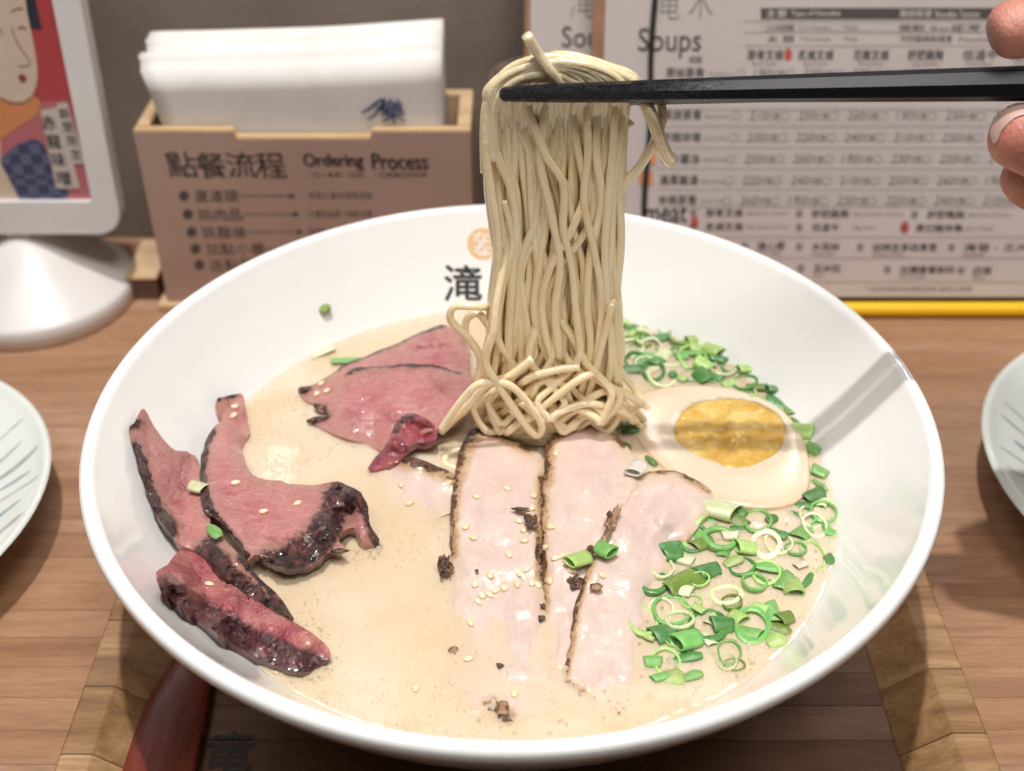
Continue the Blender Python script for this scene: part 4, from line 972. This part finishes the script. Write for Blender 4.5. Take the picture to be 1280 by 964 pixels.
# front layer, following strands one can tell apart
FR = [
 [(612,116,.16),(607,180,.1),(614,240),(622,300),(620,360),(612,420),(600,470)],
 [(624,116,.16),(618,180),(638,235),(645,285),(640,350),(636,420),(640,480)],
 [(640,116,.16),(650,165),(662,195),(666,285),(676,360),(668,430),(652,470)],
 [(654,116,.16),(680,190,-.05),(704,230,-.1),(704,285,-.05),(714,330),(720,390),(726,440)],
 [(712,116,.16),(722,185),(731,238),(716,285,-.1),(690,330,-.1),(678,380),(688,440,-.05),(712,476,-.1)],
 [(698,116,.16),(692,180),(674,238),(668,280),(650,330),(645,400),(630,450)],
 [(732,116,.16),(735,190),(730,250),(742,310),(752,370),(748,430),(740,490)],
 [(748,116,.16),(745,190),(752,250),(738,320),(734,380),(738,440),(722,505,-.2)],
 [(764,116,.16),(758,190),(748,240),(756,300),(762,360),(760,420),(752,480)],
 [(770,116,.16),(766,190),(760,250),(756,320),(760,390),(764,440),(760,480)],
 [(780,116,.16),(774,180),(766,235),(764,300),(759,370),(765,430),(770,478)],
 [(668,116,.16),(672,190),(684,260),(676,320),(668,390),(682,440),(700,470)],
 [(684,116,.16),(676,200),(690,270),(700,330),(694,390),(700,450)],
 [(630,250,.1),(642,300),(628,360),(622,420),(640,455),(634,485)],
 [(700,400),(718,425,-.1),(738,470,-.2)],
]
for i, s in enumerate(FR):
    noodle(L(s, 2.0 + .12*(i % 3)), NR*rn.uniform(.95, 1.15))
    if i < 13: noodle(L([(q[0] + rn.uniform(6, 11) + 6*math.sin(j*1.3+i), q[1] + 4, (q[2] if len(q) > 2 else 0) + .12) for j, q in enumerate(s)], 2.12), NR*rn.uniform(.9, 1.1))
# crown of the bundle, a cut end sticking up, ends hanging on the right
noodle(L([(606,215),(605,160),(610,125),(625,98),(650,80),(690,72),(735,80),(772,92),(796,104)], 2.2), .125)
noodle(L([(616,200),(618,140),(630,112),(655,96),(690,92)], 2.1), .14)
noodle(L([(658,44,-.1),(672,66),(690,92),(704,110,.2),(712,130,.4)], 2.0), .14)
noodle(L([(657,110,.2),(672,94),(692,76),(712,78),(740,92),(752,110)], 2.15))
noodle(L([(690,70,.2),(720,72),(760,84),(790,96),(806,120,.2)], 2.35), .14)
noodle(L([(800,118,.2),(812,140),(822,165),(830,188),(842,206)], 2.2), [ .13]*0 or .165)
noodle(L([(826,128,.2),(828,150),(818,178),(800,208),(780,232),(772,252)], 2.3), .125)
noodle(L([(770,170,.3),(784,158),(792,150)], 2.3), .1)
# the tangle at the foot, resting in the broth
TG = [
 ([(640,280,1.1),(630,330,.8),(620,382,.25),(617,415),(607,450),(622,480),(657,531),(672,545),(677,531),(657,500),(633,480),(599,480),(575,504),(551,538)], 1.25),
 ([(551,540),(588,504),(606,483),(640,468),(668,446)], 1.55),
 ([(600,384),(568,384),(564,401),(585,422),(600,448),(596,478)], 2.0),
 ([(582,422),(583,400),(598,392),(612,410)], 2.2),
 ([(654,478),(667,470),(698,462),(725,459)], 1.6),
 ([(665,495),(672,480),(688,474),(704,482),(712,500)], 1.7),
 ([(636,540),(650,528),(684,504),(732,470)], 1.45),
 ([(727,520),(740,480),(755,420),(766,380)], 1.9),
 ([(756,484),(778,490),(800,503)], 1.9),
 ([(725,505),(758,489),(764,508),(756,526)], 1.7),
]
for k, (s, y) in enumerate(TG):
    if k not in (0, 1): s = [(s[0][0]*1.5-s[1][0]*.5, s[0][1]*1.3-s[1][1]*.3, .9)] + s
    s = s + [(s[-1][0]*1.4-s[-2][0]*.4, s[-1][1] + 6, .9)] if k not in (0, 1, 4) else s
    noodle(L(s, y))
for i in range(26):                           # long strands folding down into the heap, mostly towards the left
    x0 = rn.uniform(625, 760); lf = -1 if rn.random() < .68 else 1; w_ = rn.uniform(20, 60); y = rn.uniform(1.75, 2.6)
    x1 = x0 + rn.uniform(-12, 12); x2 = min(788, max(572, x1 + lf*w_)); x3 = min(795, max(560, x2 - lf*w_*rn.uniform(.2, .9))); x4 = min(790, max(575, x3 - lf*rn.uniform(30, 80)))
    q1, q2 = rn.uniform(488, 515), rn.uniform(515, 538)
    noodle(L([(x0, 330, 1.3), (x0, 365, .9), (x0 + rn.uniform(-8, 8), 410, .4), (x1, 450, .1), ((x1+x2)/2 + lf*14, q1 - 12, -.2), (x2 + lf*12, q1 + 6, -.35), (x2, q2, -.45), ((x2+x3)/2, q2 + 4, -.5), (x3, q2 - 4, -.45), ((x3+x4)/2, q2 - 16, -.3), (x4, q2 - 6, .0), (x4 - lf*16, q2 + 8, .3)], y), NR*rn.uniform(.92, 1.1))
for i in range(12):
    a0 = rn.uniform(0, 6.3); pts = []
    for k in range(7):
        a = a0 + k*.7; pts.append((.75 + (1.3+.4*rn.random())*math.cos(a), 2.4 + .7*math.sin(a), SZ + .15 + rn.uniform(0, .8)))
    noodle(pts)
solo('noodle_strand', *tube(catmull([onsurf(592,556,-.02), onsurf(578,562,.05), onsurf(560,568,.03), onsurf(556,580,-.03), onsurf(574,588,-.06)], 7), NR, 10, 1, .7), M['noodle'], 'single noodle half sunk in broth above the small pork piece', 'noodle')

# ------------------------------------------------------------------ chopsticks and hand
def chopstick(label, tip, far, r0, r1):
    tip, far = np.array(tip, float), np.array(far, float)
    t = thing('chopstick', tip, label, 'chopstick', 'pair of chopsticks')
    n = 60; P_, Q = [], []
    for i in range(n+1):
        s = i/n; rr = r0 + (r1-r0)*s**.8
        if i == 0: rr *= .35
        if i == 1: s = .0025; rr = r0*.8
        if i == 2: s = .006; rr = r0*.97
        P_.append(tip + (far-tip)*s); Q.append(rr)
    part('shaft', t, *tube(P_, Q, 8, 1.0, .9), M['chopstick'], smooth=False)
    return t
tipF = ony(624, 118, 1.78); 
d_ = ony(1280, 104.5, 1.3) - tipF
chopstick('black chopstick in front of the lifted noodles', tipF, tipF + d_*1.75, .18, .54)
tipB = np.array([tipF[0] + .15, 2.42, tipF[2] - .45])
chopstick('black chopstick behind the lifted noodles, hidden by the front one', tipB, tipB + np.array([d_[0]*1.75, -.7, d_[2]*1.75 + .32]), .17, .42)

hand = thing('person', (22, 2, 14), 'hand of a person holding the black chopsticks at the right edge', 'person')
def skin_chain(bm_verts, edges): pass
def hand_mesh():
    me = bpy.data.meshes.new('hand'); V = []; E_ = []; Rd = []
    def add(p, r, prev=None):
        V.append(tuple(np.array(p, float)*CM)); Rd.append(r*CM)
        if prev is not None: E_.append((prev, len(V)-1))
        return len(V)-1
    wrist = add((29, -1.0, 13.0), 2.3)
    arm = add((38, -5, 10), 2.9, wrist)
    palm = add((24, 1.2, 15.2), 2.5, wrist)
    def finger(pts, rs):
        k = palm
        for p, r in zip(pts, rs): k = add(p, r, k)
    a, b = ony(1229, 48, 1.3), ony(1252, 44, 1.3)
    finger([(20.8, 2.6, 19.2), (16.8, 1.9, 20.2), b + np.array([.3, .1, .12]), a + np.array([.12, .05, 0])], (1.1, .92, .82, .6))
    a, b = ony(1232, 168, .75), ony(1262, 172, .75)
    finger([(22.0, -1.2, 14.2), (17.5, -.4, 14.6), b + np.array([.5, .1, 0]), a + np.array([.1, .1, 0])], (1.35, 1.1, .98, .74))
    a, b = ony(1238, 150, 3.0), ony(1275, 160, 3.0)
    finger([(20.6, 4.2, 16.8), (17.0, 4.2, 16.6), b + np.array([.4, 0, 0]), a + np.array([.2, 0, 0])], (1.1, .9, .74, .55))
    a, b = ony(1250, 206, 2.6), ony(1278, 236, 2.6)
    finger([(20.8, 4.0, 14.6), (17.0, 3.9, 13.2), b + np.array([.3, 0, 0]), a + np.array([.25, 0, 0])], (1.05, .9, .8, .62))
    finger([(21.4, 3.6, 12.8), (18.4, 3.4, 11.4), (16.2, 3.0, 11.2), (15.3, 2.7, 11.4)], (.95, .76, .66, .52))
    me.from_pydata(V, E_, [])
    o = bpy.data.objects.new('h', me); COL.objects.link(o)
    md = o.modifiers.new('s', 'SKIN'); md.use_smooth_shade = True
    for i, q in enumerate(me.skin_vertices[0].data): q.radius = (Rd[i], Rd[i])
    me.skin_vertices[0].data[palm].use_root = True
    me.skin_vertices[0].data[palm].radius = (2.6*CM, 1.8*CM)
    s2 = o.modifiers.new('u', 'SUBSURF'); s2.levels = 3; s2.render_levels = 3
    bpy.context.view_layer.update()
    m = bpy.data.meshes.new_from_object(o.evaluated_get(bpy.context.evaluated_depsgraph_get()))
    v = [np.array(q.co)/CM for q in m.vertices]; f = [list(p.vertices) for p in m.polygons]
    bpy.data.objects.remove(o); return v, f
hv, hf = hand_mesh(); hbody = part('hand_body', hand, hv, hf, M['skin'])
from mathutils.bvhtree import BVHTree
HB = BVHTree.FromPolygons([tuple(q) for q in hv], hf)
def nail(poly):                               # a curved plate lying on the fingertip
    dense = catmull(poly, 4, True); nb2 = len(dense); pts_ = [tuple(q) for q in dense]; B = np.array(pts_)
    gx = [(x, y_) for x in np.arange(B[:, 0].min(), B[:, 0].max(), 3.) for y_ in np.arange(B[:, 1].min(), B[:, 1].max(), 3.) if inside((x, y_), pts_)]
    res = delaunay_2d_cdt([Vector(q) for q in pts_ + gx], [(i, (i+1) % nb2) for i in range(nb2)], [], 1, 1e-4)
    top = []
    for q in res[0]:
        d = Vector(ray(q[0], q[1])).normalized(); h = HB.ray_cast(Vector(CAMP), d)
        if h[0] is None:
            h = HB.find_nearest(Vector(CAMP) + d*((Vector(ony(1255, 150, .9)) - Vector(CAMP)).length))
        nn_ = h[1] if h[1].dot(d) < 0 else -h[1]
        top.append(np.array(h[0]) + np.array(nn_)*.035)
    n = len(top); F = [list(f) for f in res[2]]; cnt = {}
    faces = F + [[i+n for i in f[::-1]] for f in F]
    for f in F:
        for a, b in zip(f, f[1:]+f[:1]): cnt[(a, b)] = 1
    faces += [[a, b, b+n, a+n] for (a, b) in cnt if (b, a) not in cnt]
    dn = np.array([.3, .5, -.4])*.09
    return part('nail', hbody, top + [q + dn for q in top], faces, M['nail'])
nail([(1239,172),(1241,154),(1250,139),(1266,131),(1284,129),(1285,142),(1268,149),(1254,163),(1246,180)])

# ------------------------------------------------------------------ scallions
def ring_mesh(name, wall, h, mat, seg=36):
    prof = [(1, -h*.5), (1.03, 0), (1, h*.5), (1-wall*.5, h*.56), (1-wall, h*.5), (1-wall*.95, 0), (1-wall, -h*.5), (1-wall*.5, -h*.56)]
    v, f = lathe(prof, seg, closed=True)
    v = [(x*(1+.05*math.sin(3*math.atan2(y_, x)+1)), y_*(1+.05*math.sin(2*math.atan2(y_, x))), z + .03*math.sin(2*math.atan2(y_, x))) for x, y_, z in v]
    return mesh(name, v, f, M[mat])
def chunk_mesh(name, mat, seg=20):            # short piece of green tube lying on its side, cut ends hollow
    v, f = [], []; NL = 6
    rings_ = []
    for wall, sgn in ((1.0, 1), (.8, -1)):
        for i in range(NL+1):
            t = i/NL*2-1
            for k in range(seg):
                a = 2*math.pi*k/seg
                sl = .16*math.cos(a)
                v.append(((t + sl*(1 if t > 0 else -1)*abs(t)), wall*math.cos(a)*(1-.05*t*t), wall*.82*math.sin(a)))
    for s in (0, 1):
        for i in range(NL):
            for k in range(seg): a = s*(NL+1)*seg + i*seg; f.append((a+k, a+(k+1) % seg, a+seg+(k+1) % seg, a+seg+k))
    for i in (0, NL):
        for k in range(seg): a = i*seg; b = (NL+1)*seg + i*seg; f.append((a+k, a+(k+1) % seg, b+(k+1) % seg, b+k))
    return mesh(name, v, f, M[mat])
def strip_mesh(name, mat):                    # flat curled bit of leaf
    v, f = [], []; NA, NB = 8, 5
    for s in (0, 1):
        for i in range(NA+1):
            for j in range(NB+1):
                a, b = i/NA*2-1, j/NB*2-1
                w_ = (1-.35*a*a*abs(a))
                v.append((a, b*w_*(1 + .06*math.sin(4*a)), .5*(1-b*b) - .25*a*a + .1*math.sin(3*a+b) - s*.16))
    n1 = (NA+1)*(NB+1); ix = lambda s, i, j: s*n1 + i*(NB+1) + j
    for i in range(NA):
        for j in range(NB):
            for s in (0, 1): f.append((ix(s, i, j), ix(s, i+1, j), ix(s, i+1, j+1), ix(s, i, j+1)))
        for j in (0, NB): f.append((ix(0, i, j), ix(0, i+1, j), ix(1, i+1, j), ix(1, i, j)))
    for j in range(NB):
        for i in (0, NA): f.append((ix(0, i, j), ix(0, i, j+1), ix(1, i, j+1), ix(1, i, j)))
    return mesh(name, v, f, M[mat])
_sm = {}
def smesh(kind, col):
    k = (kind, col)
    if k not in _sm:
        m_ = 'leaf_' + col
        _sm[k] = ring_mesh('scallion_ring', .15, .8, m_) if kind == 'thin' else ring_mesh('scallion_ring', .26, 1.0, m_) if kind == 'thick' else chunk_mesh('scallion_piece', m_) if kind == 'chunk' else strip_mesh('scallion_strip', m_)
    return _sm[k]
COLW = dict(dark='dark green', mid='green', light='light green', pale='pale green', cream='cream', blue='bluish green', olive='olive green', white='white')
SC = []
def A6(X, Y): return 770 + X*.2802, 600 + Y*.28
def A5(X, Y): return 760 + X*.2387, 370 + Y*.2386
LOW, UPP = 'in the patch below the egg', 'in the patch behind the egg'
for X, Y, rx, ry, kind, col in [(630,185,52,48,'thin','mid'),(925,145,50,38,'thin','mid'),(915,235,38,45,'thin','mid'),(875,340,45,58,'thin','light'),(560,390,50,38,'thin','dark'),(205,395,44,40,'thin','pale'),(163,460,60,50,'thick','dark'),
        (345,262,58,55,'thin','blue'),(245,585,72,58,'thin','mid'),(115,630,60,62,'thin','light'),(410,655,75,65,'thick','dark'),(605,650,68,66,'thick','mid'),(505,775,45,48,'thin','mid'),(462,265,68,45,'thick','mid'),(670,290,55,50,'thick','cream'),(490,520,62,40,'thick','pale')]:
    SC.append((*A6(X, Y), rx*.2802, ry*.28, kind, col, LOW, None))
for X, Y, rx, ry, kind, col, ang in [(235,305,42,32,'chunk','blue',10),(345,178,42,36,'chunk','light',-30),(285,235,30,28,'chunk','light',-40),(450,130,75,50,'chunk','pale',-25),(550,215,36,18,'strip','dark',0),(730,245,36,24,'chunk','dark',-35),(825,240,40,36,'chunk','mid',50),
        (885,70,42,26,'chunk','dark',25),(838,112,36,18,'strip','dark',-20),(685,388,52,26,'strip','mid',-8),(580,300,38,38,'chunk','light',0),(788,482,34,36,'chunk','light',-85),(846,470,62,14,'strip','dark',58),(330,450,105,46,'strip','olive',32),(405,410,50,38,'chunk','blue',25),
        (212,692,46,42,'chunk','blue',20),(318,715,52,42,'chunk','mid',25),(305,790,68,26,'strip','dark',5),(165,812,32,24,'chunk','mid',-5),(195,880,32,18,'chunk','mid',20),(345,870,38,20,'strip','mid',20),(385,288,42,32,'chunk','olive',25),(590,685,48,28,'chunk','mid',-25),
        (545,140,34,24,'strip','dark',-40),(912,20,38,14,'strip','mid',-60),(800,150,38,12,'strip','dark',-40),(540,620,30,34,'chunk','light',-50),(130,690,40,14,'strip','light',-40)]:
    SC.append((*A6(X, Y), rx*.2802, ry*.28, kind, col, LOW, ang))
for X, Y, rx, ry, kind, col in [(235,395,52,46,'thick','dark'),(450,270,78,42,'thin','mid'),(440,420,55,30,'thin','dark'),(715,455,58,34,'thin','dark'),(320,340,60,28,'thin','pale'),(640,375,42,28,'thin','blue')]:
    SC.append((*A5(X, Y), rx*.2387, ry*.2386, kind, col, UPP, None))
for X, Y, rx, ry, kind, col, ang in [(270,218,36,26,'chunk','blue',10),(475,278,42,28,'chunk','light',-10),(500,360,42,34,'chunk','light',-40),(575,330,42,28,'chunk','blue',-25),(388,315,32,22,'chunk','mid',0),(130,385,38,24,'chunk','blue',0),(340,410,20,18,'strip','dark',30),
        (568,425,34,26,'chunk','blue',-30),(535,442,28,20,'chunk','mid',0),(870,485,34,24,'chunk','blue',8),(895,565,62,34,'chunk','blue',-32),(780,540,34,20,'chunk','light',-20),(720,502,42,10,'strip','dark',-18),(992,675,48,26,'strip','dark',-50),(1080,805,36,36,'chunk','mid',-40),
        (1110,920,36,32,'chunk','mid',-30),(120,690,42,30,'chunk','dark',-5),(95,780,28,12,'strip','dark',-50),(75,150,22,34,'chunk','light',80),(140,212,30,34,'chunk','light',60),(138,158,24,18,'strip','blue',0),(228,862,34,16,'strip','dark',-55)]:
    SC.append((*A5(X, Y), rx*.2387, ry*.2386, kind, col, UPP, ang))
for x, y_, rx, ry, kind, col, zone, ang, off in [(724,699,13,9,'chunk','light','on the pork',30,.62),(756,687,10,9,'chunk','mid','on the pork',-40,.72),(247,609,9,8,'chunk','pale','on the beef',-20,.75),(268,664,11,6,'strip','mid','on the beef',-50,1.0),
        (404,384,9,6,'strip','olive','stuck to the bowl wall',-50,.03),(437,450,20,6,'strip','mid','beside the pink beef',14,.05),(398,441,18,7,'strip','pale','beside the pink beef',20,.0),(796,585,11,9,'chunk','white','at the edge of the pork',60,.7)]:
    SC.append((x, y_, rx, ry, kind, col, zone, ang, off))
ORD = ['first', 'second', 'third', 'fourth', 'fifth', 'sixth', 'seventh', 'eighth', 'ninth', 'tenth', 'eleventh', 'twelfth']
rf = random.Random(17)
for poly_, zone, cnt in (([(802,730),(850,655),(905,625),(1000,645),(1036,605),(1044,690),(1005,765),(945,830),(870,862),(812,842)], LOW, 44), ([(778,402),(850,415),(940,462),(1000,520),(1030,600),(1012,560),(985,515),(940,490),(860,474),(782,470)], UPP, 28)):
    got = 0
    for _ in range(4000):
        if got >= cnt: break
        q = (rf.uniform(770, 1046), rf.uniform(398, 866))
        if not inside(q, poly_) or min(math.hypot(q[0]-t[0], q[1]-t[1]) for t in SC) < 9: continue
        kd = rf.choice(['thin', 'thin', 'chunk', 'chunk', 'strip']); cl = rf.choice(['dark', 'mid', 'mid', 'light', 'light', 'pale', 'pale', 'cream', 'olive'])
        z_ = rf.uniform(7, 12) if kd != 'thin' else rf.uniform(10, 16)
        SC.append((*q, z_, z_*rf.uniform(.55, .95), kd, cl, zone, None if kd == 'thin' else rf.uniform(-80, 80))); got += 1
def ORDW(i): return (ORD + ['thirteenth', 'fourteenth', 'fifteenth', 'sixteenth', 'seventeenth', 'eighteenth', 'nineteenth', 'twentieth', 'twenty first', 'twenty second', 'twenty third', 'twenty fourth', 'twenty fifth', 'twenty sixth', 'twenty seventh', 'twenty eighth'])[i]
KW = dict(thin='thin scallion ring', thick='thick scallion ring', chunk='scallion piece', strip='scallion strip')
buckets = {}
for s in sorted(SC, key=lambda q: q[0]): buckets.setdefault((s[4], s[5], s[6]), []).append(s)
rs = random.Random(3)
for (kind, col, zone), lst in buckets.items():
    for i, s in enumerate(lst):
        off = s[8] if len(s) > 8 else {'thin': .04, 'thick': .06, 'chunk': .05, 'strip': .05}[kind] + rs.uniform(-.09, .05)
        c = onsurf(s[0], s[1], off); sx = 1/ (FPX/np.dot(c-CAMP, FW)); e = c - CAMP; fs = abs(e[2])/np.linalg.norm(e)   # cm per pixel, foreshortening of the level surface
        a, b = s[2]*sx*1.2, s[3]*sx*1.25
        lab = '%s %s %s' % (COLW[col], KW[kind], zone)
        if len(lst) > 1: lab += ', %s from the left' % ORDW(i)
        if kind in ('thin', 'thick'):
            o = link('scallion_ring', smesh(kind, col), loc=c, rot=(rs.uniform(-.18, .18), rs.uniform(-.18, .18), rs.uniform(-.2, .2)), scale=(a, b/fs*.92, .17 + rs.uniform(-.03, .05)))
        elif kind == 'chunk':
            rz = R(s[7]); o = link('scallion_piece', smesh(kind, col), loc=c, rot=(rs.uniform(-.3, .3), rs.uniform(-.25, .25), rz), scale=(a, b*1.05, b*rs.uniform(.5, .8)))
        else:
            o = link('scallion_strip', smesh(kind, col), loc=c, rot=(rs.uniform(-.3, .3), rs.uniform(-.2, .2), R(s[7])), scale=(a, max(b, .08), max(.10, b*.7)))
        tag(o, lab, 'scallion', 'chopped scallions on the noodles')

# ------------------------------------------------------------------ sesame seeds
bm = bmesh.new(); bmesh.ops.create_uvsphere(bm, u_segments=12, v_segments=8, radius=1)
for q in bm.verts: q.co.x *= (1 - .28*q.co.y) ; q.co = Vector((q.co.x*.085, q.co.y*.14, q.co.z*.055))
bm.verts.index_update(); seed_me = mesh('sesame_seed', [tuple(q.co) for q in bm.verts], [[q.index for q in g_.verts] for g_ in bm.faces], M['sesame']); bm.free()
def A7(X, Y): return 560 + X*.228, 600 + Y*.2282
dg = bpy.context.evaluated_depsgraph_get
bpy.context.view_layer.update()
from mathutils.bvhtree import BVHTree
tris_v, tris_f = [], []
for o in list(COL.objects):
    if o.type == 'MESH' and o.parent is None and o.name.split('.')[0] in ('beef_slice', 'beef_wedge', 'beef_strip', 'pork_slice', 'broth'):
        k = len(tris_v); mw = o.matrix_world
        tris_v += [tuple(mw @ q.co) for q in o.data.vertices]; tris_f += [[i+k for i in p.vertices] for p in o.data.polygons if o.name.split('.')[0] != 'broth' or p.material_index == 0]
BV = BVHTree.FromPolygons(tris_v, tris_f)
def drop(px, py):                             # where the line of sight meets the food
    d = Vector(ray(px, py)).normalized(); h = BV.ray_cast(Vector(CAMP)*CM, d)
    if h[0] is None: return onsurf(px, py, 0), Vector((0, 0, 1))
    return np.array(h[0])/CM, h[1]
SEEDS = {'on the leftmost long pork slice': [A7(*q) for q in [(325,50),(155,95),(470,90),(460,155),(100,258),(140,320),(335,410),(230,525),(420,335),(410,275),(390,228),(435,490),(390,512),(415,535),(380,575),(460,565),(490,578),(150,570),(185,635),(228,632),(262,610),(308,592),(125,788),(165,670)]],
         'on the middle long pork slice': [A7(*q) for q in [(565,260),(535,372),(590,430),(625,420),(645,452),(560,555),(680,497)]] + [(695,567)],
         'on the rightmost long pork slice': [A7(845, 525)], 'on the small pork piece': [(502,607),(512,630)],
         'on the broad beef slice': [(295,604),(330,640),(372,630),(293,509),(292,520)], 'on the dark crusted beef wedge': [(262,731)], 'on the pink beef slices': [(402,480),(396,493),(409,489)],
         'in the front broth': [(586,824),(643,867),(520,861)]}
for zone, pts_ in SEEDS.items():
    pts_ = sorted(pts_, key=lambda q: q[1])
    for i, q in enumerate(pts_):
        c, nn_ = drop(*q)
        if nn_.z < 0: nn_ = -nn_
        lab = 'pale sesame seed ' + zone
        if len(pts_) > 1: lab += ', ' + (ORD[i] if i < 12 else ['thirteenth', 'fourteenth', 'fifteenth', 'sixteenth', 'seventeenth', 'eighteenth', 'nineteenth', 'twentieth', 'twenty first', 'twenty second', 'twenty third', 'lowest'][i-12]) + ' from the top'
        c = c + np.array(nn_)*.03
        eul = (nn_.to_track_quat('Z', 'Y') @ Matrix.Rotation(rs.uniform(0, 6.28), 3, 'Z').to_quaternion()).to_euler()
        o = link('sesame_seed', seed_me, loc=c, rot=eul, scale=(1.05, rs.uniform(.9, 1.1), 1)); tag(o, lab, 'sesame seed', 'sesame seeds on the food')

# ------------------------------------------------------------------ froth on the broth
rb = random.Random(21); vv, ff = [], []
bm = bmesh.new(); bmesh.ops.create_icosphere(bm, subdivisions=2, radius=1); bm.verts.index_update()
IV = [tuple(q.co) for q in bm.verts]; IF = [[q.index for q in g_.verts] for g_ in bm.faces]; bm.free()
def bub(c, r):
    k = len(vv)
    for q in IV: vv.append((c[0]+q[0]*r, c[1]+q[1]*r, c[2]+q[2]*r*.75))
    ff.extend([[i+k for i in t] for t in IF])
def froth(px, py, sp_, n, rmin=.012, rmax=.05):
    for _ in range(n):
        x, y_ = rb.gauss(px, sp_), rb.gauss(py, sp_*.7); c = onz(x, y_, SZ)
        if math.hypot(c[0], c[1]) > 9.55: continue
        r = rmin + (rmax-rmin)*rb.random()**3; bub((c[0], c[1], SZ + r*.1), r)
for s in SC:
    if len(s) < 9: froth(s[0], s[1], 14, 6, .012, .06)
for px, py, sp_, n in ((460,690,14,60),(400,835,16,60),(385,845,10,30),(385,500,14,40),(430,552,20,50),(480,575,14,40),(775,885,12,30),(730,860,14,20),(600,905,25,40),(700,895,20,30),(560,720,8,30),(720,730,10,40),(780,500,14,50),(790,530,14,40),(640,560,20,30),(1000,700,20,40),(380,790,12,30)): froth(px, py, sp_, n, .010, .05)
for _ in range(260):
    a = rb.uniform(0, 6.28); r = 9.58 - abs(rb.gauss(0, .12)); bub((r*math.cos(a), r*math.sin(a), SZ + .02), .012 + .03*rb.random()**2)
solo('broth_froth', vv, ff, M['bubble'], 'tiny froth bubbles floating on the creamy broth', 'froth', kind='stuff', org=(0, 0, SZ))

g = G('pale_froth'); g.set(col=(.90, .79, .60), rough=.15, coat=1.0, coatr=.03, alpha=.55); M['pale_froth'] = g.m
bm = bmesh.new(); bmesh.ops.create_icosphere(bm, subdivisions=1, radius=1); bm.verts.index_update()
IV = [tuple(q.co) for q in bm.verts]; IF = [[q.index for q in g_.verts] for g_ in bm.faces]; bm.free()
vv, ff = [], []; got = 0
for _ in range(60000):
    if got >= 5200: break
    a = rb.uniform(0, 6.283); rr_ = 9.5*math.sqrt(rb.random()); x, y_ = rr_*math.cos(a), rr_*math.sin(a)
    d = noise.noise(Vector((x*.35, y_*.35, 7.7))) + .6*noise.noise(Vector((x*1.1, y_*1.1, 2.2))) + (.25 if rr_ > 9 else 0)
    if rb.random() > max(.03, d*1.6): continue
    bub((x, y_, SZ + .006), .014 + .034*rb.random()**2.5); got += 1
solo('fine_froth', vv, ff, M['pale_froth'], 'fine pale froth spread over the broth surface', 'froth', kind='stuff', org=(0, 0, SZ))
